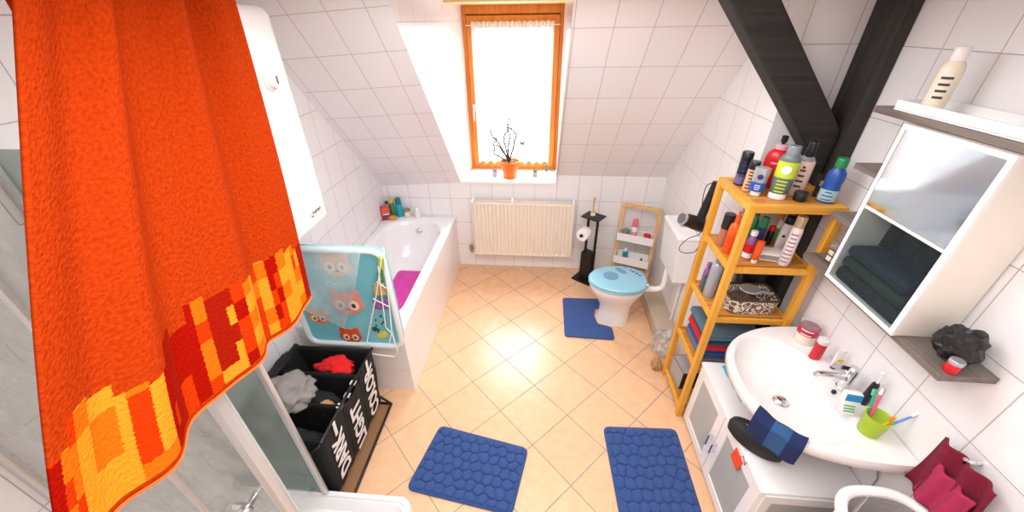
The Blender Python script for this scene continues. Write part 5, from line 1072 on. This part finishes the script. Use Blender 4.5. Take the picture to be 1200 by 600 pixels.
# washcloth over the front rim, pouch below
WC0, WC1, WCz = Vector((.952, 1.095)), Vector((1.075, .952)), BZ
wcm = bpy.data.materials.new('navy_striped_terry'); wcm.use_nodes = True; n = wcm.node_tree.nodes; l = wcm.node_tree.links; b = n['Principled BSDF']; uvn = n.new('ShaderNodeUVMap'); sp = n.new('ShaderNodeSeparateXYZ'); l.new(uvn.outputs[0], sp.inputs[0]); rp = n.new('ShaderNodeValToRGB'); rp.color_ramp.interpolation = 'CONSTANT'
rp.color_ramp.elements[0].color = (*lin((22, 38, 84)), 1); e = rp.color_ramp.elements.new(.38); e.color = (*lin((44, 84, 130)), 1); e = rp.color_ramp.elements.new(.72); e.color = (*lin((24, 40, 88)), 1); l.new(sp.outputs[0], rp.inputs[0]); l.new(rp.outputs[0], b.inputs['Base Color']); b.inputs['Roughness'].default_value = .95
nz = n.new('ShaderNodeTexNoise'); nz.inputs['Scale'].default_value = 160; l.new(uvn.outputs[0], nz.inputs['Vector']); bp = n.new('ShaderNodeBump'); bp.inputs['Strength'].default_value = .6; bp.inputs['Distance'].default_value = .003; l.new(nz.outputs['Fac'], bp.inputs['Height']); l.new(bp.outputs['Normal'], b.inputs['Normal'])
nrm2 = Vector((-.68, -.73))
def wcl(u, v):
    p = WC0.lerp(WC1, u) + Vector((-.012, -.012)) * math.sin(PI * u); s_ = (v - .42) * .25
    if s_ < 0: # lying down into the bowl
        q = p - nrm2 * (-s_ * .82 + .012); z = WCz + .012 - (-s_) * .75 * (1 if s_ < -.02 else .3)
    elif s_ < .045: a = s_ / .045 * PI / 2; q = p + nrm2 * (.028 * math.sin(a)); z = WCz + .012 - .028 * (1 - math.cos(a)) * .7
    else: q = p + nrm2 * (.029 + .004 * math.sin(u * 9)); z = WCz + .012 - .020 - (s_ - .045)
    return (q.x, q.y, z + .003 * math.sin(u * 13))
tag(MB().grid(wcl, 30, 40, lambda u, v: (u, v)).build('washcloth', wcm, None, solid=.006, angle=180), 'navy striped washcloth draped over the front rim of the basin', 'washcloth')
pz = on_z(880, 505, .66)
po = thing('toiletry_pouch', 'black zipped pouch on the cabinet below the navy washcloth', 'pouch', (1.06, 1.145, VZ1))
pq = Matrix.Rotation(-.80, 3, 'Z'); pcen = Vector((1.06, 1.15, VZ1 + .052))
MB().loft([[pcen + pq @ Vector((p[0] * k, p[1] * k, z)) for p in ell(0, 0, .125, .055, 0, 28)] for k, z in ((.80, -.0505), (.98, -.03), (1.0, .01), (.93, .035), (.75, .048))]).build('pouch_body', mat('black_neoprene', (30, 32, 34), .7, var=.15, bump=.2), po, angle=60)
MB().tube([pcen + pq @ Vector((x, .0, .050 - x * x * 1.2)) for x in (-.1, -.05, 0, .05, .1)], .003, 6).build('zip', K_GRY, po)

# ------------------------------------------------------------------ wall boards and mirror cabinet
def board(label, x0, y0, y1, z, th=.024):
    o = MB().span((x0, y0, z - th), (XR - .003, y1, z), bev=.0015).build('wall_board', GREYWOOD, None, smooth=False); return tag(o, label, 'shelf', 'grey brown wall boards')
BLZ = 1.345
board('long grey-brown wall board carrying the mirror cabinet', 1.285, .915, 1.672, BLZ)
board('short grey-brown wall board at mid height left of the mirror cabinet', 1.30, 1.478, 1.645, 1.578)
board('short grey-brown wall board above the other short one, left of the mirror cabinet', 1.30, 1.478, 1.645, 1.800)
board('upper grey-brown wall board above the mirror cabinet', 1.285, .915, 1.660, 2.022)
MX0, MX1, MY0, MY1, MZ0, MZ1 = 1.262, XR - .006, 1.095, 1.472, BLZ + .001, 1.996
mc = thing('mirror_cabinet', 'white mirror cabinet with a glass shelf standing on the long wall board', 'mirror cabinet', (1.36, 1.28, BLZ))
FRW = mat('cabinet_cream', (238, 230, 218), .4, var=.02)
MB().span((MX0 + .012, MY0, MZ0 + .0005), (MX1, MY0 + .014, MZ1 - .0005)).build('side_panel', FRW, mc, smooth=False); MB().span((MX0 + .012, MY1 - .014, MZ0 + .0005), (MX1, MY1, MZ1 - .0005)).build('side_panel', FRW, mc, smooth=False)
MB().span((MX0 + .012, MY0 + .014, MZ0), (MX1, MY1 - .014, MZ0 + .014)).build('bottom_panel', FRW, mc, smooth=False); MB().span((MX0 + .012, MY0 + .014, MZ1 - .014), (MX1, MY1 - .014, MZ1)).build('top_panel', FRW, mc, smooth=False)
MB().span((MX1 - .008, MY0 + .014, MZ0 + .014), (MX1 - .001, MY1 - .014, MZ1 - .014)).build('back_panel', mat('dark_teal_glass', (16, 28, 32), .12, var=.2), mc, smooth=False)
MSZ = 1.690
MB().span((MX0 + .008, MY0 + .014, MSZ - .012), (MX1 - .009, MY1 - .014, MSZ)).build('middle_shelf', WLAC, mc, smooth=False)
MB().tube([(MX0 + .010, MY1 - .016, MSZ + .004), (MX1 - .012, MY1 - .016, MSZ + .004)], .005, 8).build('brass_edge', mat('brass', (224, 186, 96), .35, .6), mc)
fw = MB()
for a, b_ in (((MY0 - .002, MZ0), (MY0 + .016, MZ1)), ((MY1 - .014, MZ0), (MY1 + .002, MZ1)), ((MY0 + .016, MZ0 - .0), (MY1 - .014, MZ0 + .016)), ((MY0 + .016, MZ1 - .016), (MY1 - .014, MZ1))): fw.span((MX0, a[0], a[1]), (MX0 + .012, b_[0], b_[1]))
fw.build('front_frame', WLAC, mc, smooth=False)
mir = bpy.data.materials.new('mirror_glass'); mir.use_nodes = True; b = mir.node_tree.nodes['Principled BSDF']; b.inputs['Metallic'].default_value = 1; b.inputs['Roughness'].default_value = .06; b.inputs['Base Color'].default_value = (.62, .73, .79, 1)
nzm = mir.node_tree.nodes.new('ShaderNodeTexNoise'); nzm.inputs['Scale'].default_value = 9; mrm = mir.node_tree.nodes.new('ShaderNodeMapRange'); mrm.inputs[3].default_value = .03; mrm.inputs[4].default_value = .12; mir.node_tree.links.new(nzm.outputs['Fac'], mrm.inputs[0]); mir.node_tree.links.new(mrm.outputs[0], b.inputs['Roughness'])
MB().span((MX0 + .002, MY0 + .016, MSZ + .004), (MX0 + .007, MY1 - .014, MZ1 - .016)).build('mirror_door', mir, mc, smooth=False)
MB().span((MX0 + .003, MY0 + .016, MZ0 + .016), (MX0 + .006, MY1 - .014, MSZ - .014)).build('glass_door', glassy('cabinet_glass', (190, 205, 208), .02, .015), mc, smooth=False)
# folded dark clothes behind the glass
for i, (lb, c_, th) in enumerate((('black folded shirt at the bottom of the mirror cabinet', (26, 30, 36), .06), ('bottle green folded shirt in the mirror cabinet', (30, 52, 44), .05), ('navy folded shirt on top of the pile in the mirror cabinet', (24, 34, 56), .05))):
    zz = MZ0 + .015 + (.0, .061, .112)[i]; o = MB().box((1.352, 1.285 + .008 * i, zz + th / 2), (.155, .335 - .02 * i, th - .002), None, .018, 3).build('folded_shirt', mat('shirt_%d' % i, c_, .8, var=.3, scale=20), None); tag(o, lb, 'folded shirt', 'folded shirts in the mirror cabinet')
rb_ = MB(); rb_.grid(lambda u, v: (1.425 - .022 * abs(math.sin(u * 11)) - .010 * (1 - v), 1.13 + .325 * u, 1.515 + .155 * v), 40, 10); tag(rb_.build('back_darkening_sheet', mat('darkening_black', (18, 22, 26), .9, var=.3), None, solid=.006, angle=180), 'added black sheet darkening the mirror cabinet behind the folded shirts', 'dark sheet')  # black sheet added at the cabinet back to darken the inside
cont('hand_cream_jar', 'turquoise jar on the middle shelf of the mirror cabinet', 'jar', (1.37, 1.14, MSZ + .001), JAR, .07, .026, col('jar_turquoise', (30, 178, 186)), [('lid', JARLID, K_WHT, (1, 1))])
# things on the boards
sj = thing('trinket_box', 'small brown and white box on the long wall board next to the bamboo shelf', 'box', (1.375, 1.575, BLZ + .001), .1, local=True)
MB().box((0, 0, .035), (.07, .07, .068), None, .003).build('box', col('box_walnut', (96, 70, 58), .5), sj); MB().box((0, 0, .075), (.072, .072, .016), None, .003).build('lid', K_CLR, sj)
for ix in (-1, 1):
    for k in range(2): MB().box((-.0355, ix * .016, .018 + .030 * k), (.0012, .026, .022)).build('picture', col('pic_%d%d' % (ix, k), [(214, 190, 150), (236, 232, 226), (200, 150, 118), (226, 216, 200)][k * 2 + (ix > 0)], .5), sj, smooth=False); MB().box((ix * .016, -.0355, .018 + .030 * k), (.026, .0012, .022)).build('picture', col('pic_%d%d' % (ix, k), (214, 190, 150), .5), sj, smooth=False)
t = cont('tube_bottle', 'clear bottle with an orange band on the upper short wall board', 'bottle', (1.375, 1.535, 1.801), WIDE, .15, .024, K_CLR, [lab('orange_band', .34, .60, col('band_salmon', (236, 150, 112))), ('cap', WIDECAP, K_WHT, (1.2, 1.2)), lab('salmon_foot', .04, .16, col('band_salmon', (236, 150, 112)))])
tr2 = thing('shelf_tray', 'white low tray on the upper wall board', 'tray', (1.37, 1.28, 2.023), local=True)
MB().span((-.08, -.30, 0), (.08, .30, .006)).span((-.08, -.30, .005), (-.074, .30, .034)).span((.074, -.30, .005), (.08, .30, .034)).span((-.075, -.30, .005), (.075, -.294, .034)).span((-.075, .294, .005), (.075, .30, .034)).build('tray_body', WLAC, tr2, smooth=False)
t = cont('pump_bottle', 'cream bottle with dark print in the white tray on the upper wall board', 'bottle', (1.345, 1.50, 2.030), WIDE, .20, .032, K_CREAM, [('cap', WIDECAP, K_WHT, (1.1, 1.1))]); print_rows(t, .032, .05, .11, 4, K_PRINT, a0=facing(Vector((1.345, 1.50, 0))), seed=5, wide=1.0)
cont('pump_bottle', 'plain white bottle at the near end of the upper wall board tray', 'bottle', (1.40, 1.21, 2.030), WIDE, .22, .034, K_WHT, [('cap', WIDECAP, K_WHT, (1.1, 1.1))])
bb = MB().blob((1.372, .995, BLZ + .062), (.062, .055, .060), .3, 6, 4, 3.3); tag(bb.build('cosmetic_bag', mat('black_crinkle', (22, 22, 24), .4, var=.3, bump=.6, bscale=80), None), 'black crumpled cosmetic bag on the near end of the long wall board', 'bag')
b_ = Vector((1.325, .937, BLZ + .001)); cont('lip_balm_tin', 'small red tin with a silver lid at the near end of the long wall board', 'tin', b_, JAR, .05, .018, K_RED, [('lid', JARLID, K_SIL, (1, 1))])

# ------------------------------------------------------------------ near right: laundry bin and towel
lb_ = thing('laundry_bin', 'white wire laundry bin with a thick white rim at the lower right', 'laundry bin', (1.29, .615, 0))
bx, by, bz = 1.270, .605, .80
def bell(k, z): return [(bx + .170 * k * math.copysign(abs(math.cos(2 * PI * i / 48)) ** .7, math.cos(2 * PI * i / 48)), by + .228 * k * math.copysign(abs(math.sin(2 * PI * i / 48)) ** .7, math.sin(2 * PI * i / 48)), z) for i in range(48)]
MB().tube([Vector(p) for p in bell(1, bz)], .019, 10, True).build('rim', WPLAS, lb_)
MB().loft([bell(.80, .012), bell(.97, bz - .012)], True, False).build('mesh_wall', glassy('grey_mesh', (170, 172, 172), .55, .4, .2), lb_)
for z_, k_ in ((.03, .81), (.28, .86), (.54, .915)): MB().tube([Vector(p) for p in bell(k_, z_)], .006, 8, True).build('hoop', WPLAS, lb_)
for i in range(0, 48, 6): MB().tube([bell(.80, .012)[i], bell(.99, bz)[i]], .005, 6).build('rod', WPLAS, lb_)
o = MB().blob((1.29, .62, .45), (.11, .14, .14), .35, 5, 4, 4.4).build('laundry_heap', mat('grey_laundry', (196, 190, 184), .95, var=.2, bump=.3), None); tag(o, 'pale crumpled sheet in the white laundry bin', 'sheet')
o = MB().blob((1.335, .67, .64), (.07, .08, .045), .4, 5, 3, 5.4).build('red_cloth', mat('crimson_cloth', (176, 24, 44), .95, bump=.3), None); tag(o, 'crimson cloth on the sheet in the white laundry bin', 'cloth')
mt_ = thing('hand_towel', 'maroon towel hanging on the right wall above the laundry bin', 'towel', (1.42, .78, .83))
MAR = mat('maroon_terry', (122, 16, 44), .95, var=.2, scale=40, bump=.6, bscale=300); MAR2 = mat('rose_terry', (178, 44, 88), .95, var=.2, scale=40, bump=.6, bscale=300)
MB().grid(lambda u, v: (1.415 + .012 * math.sin(u * 16 + v * 2), .885 - .19 * u - .03 * (1 - v) * u, .83 + .25 * v), 40, 20).build('towel_cloth', MAR, mt_, solid=.008, angle=180)
MB().grid(lambda u, v: (1.395 + .010 * math.sin(u * 13 + 1), .835 - .13 * u, .835 + .17 * v - .0 * u), 30, 16).build('rose_layer', MAR2, mt_, solid=.008, angle=180)
MB().tube([(XR - .004, .80, 1.075), (1.41, .80, 1.075), (1.405, .80, 1.09)], .007).build('hook', CHROME, mt_)
cbw = thing('cable', 'thin grey cable running down the tiles below the basin end', 'cable', (XR - .006, .96, .60))
MB().tube([(XR - .006, .955, .83), (XR - .008, .985, .78), (XR - .006, .99, .70), (XR - .006, .965, .66), (XR - .006, .96, .585)], .003, 6).build('cord', GREYP, cbw)
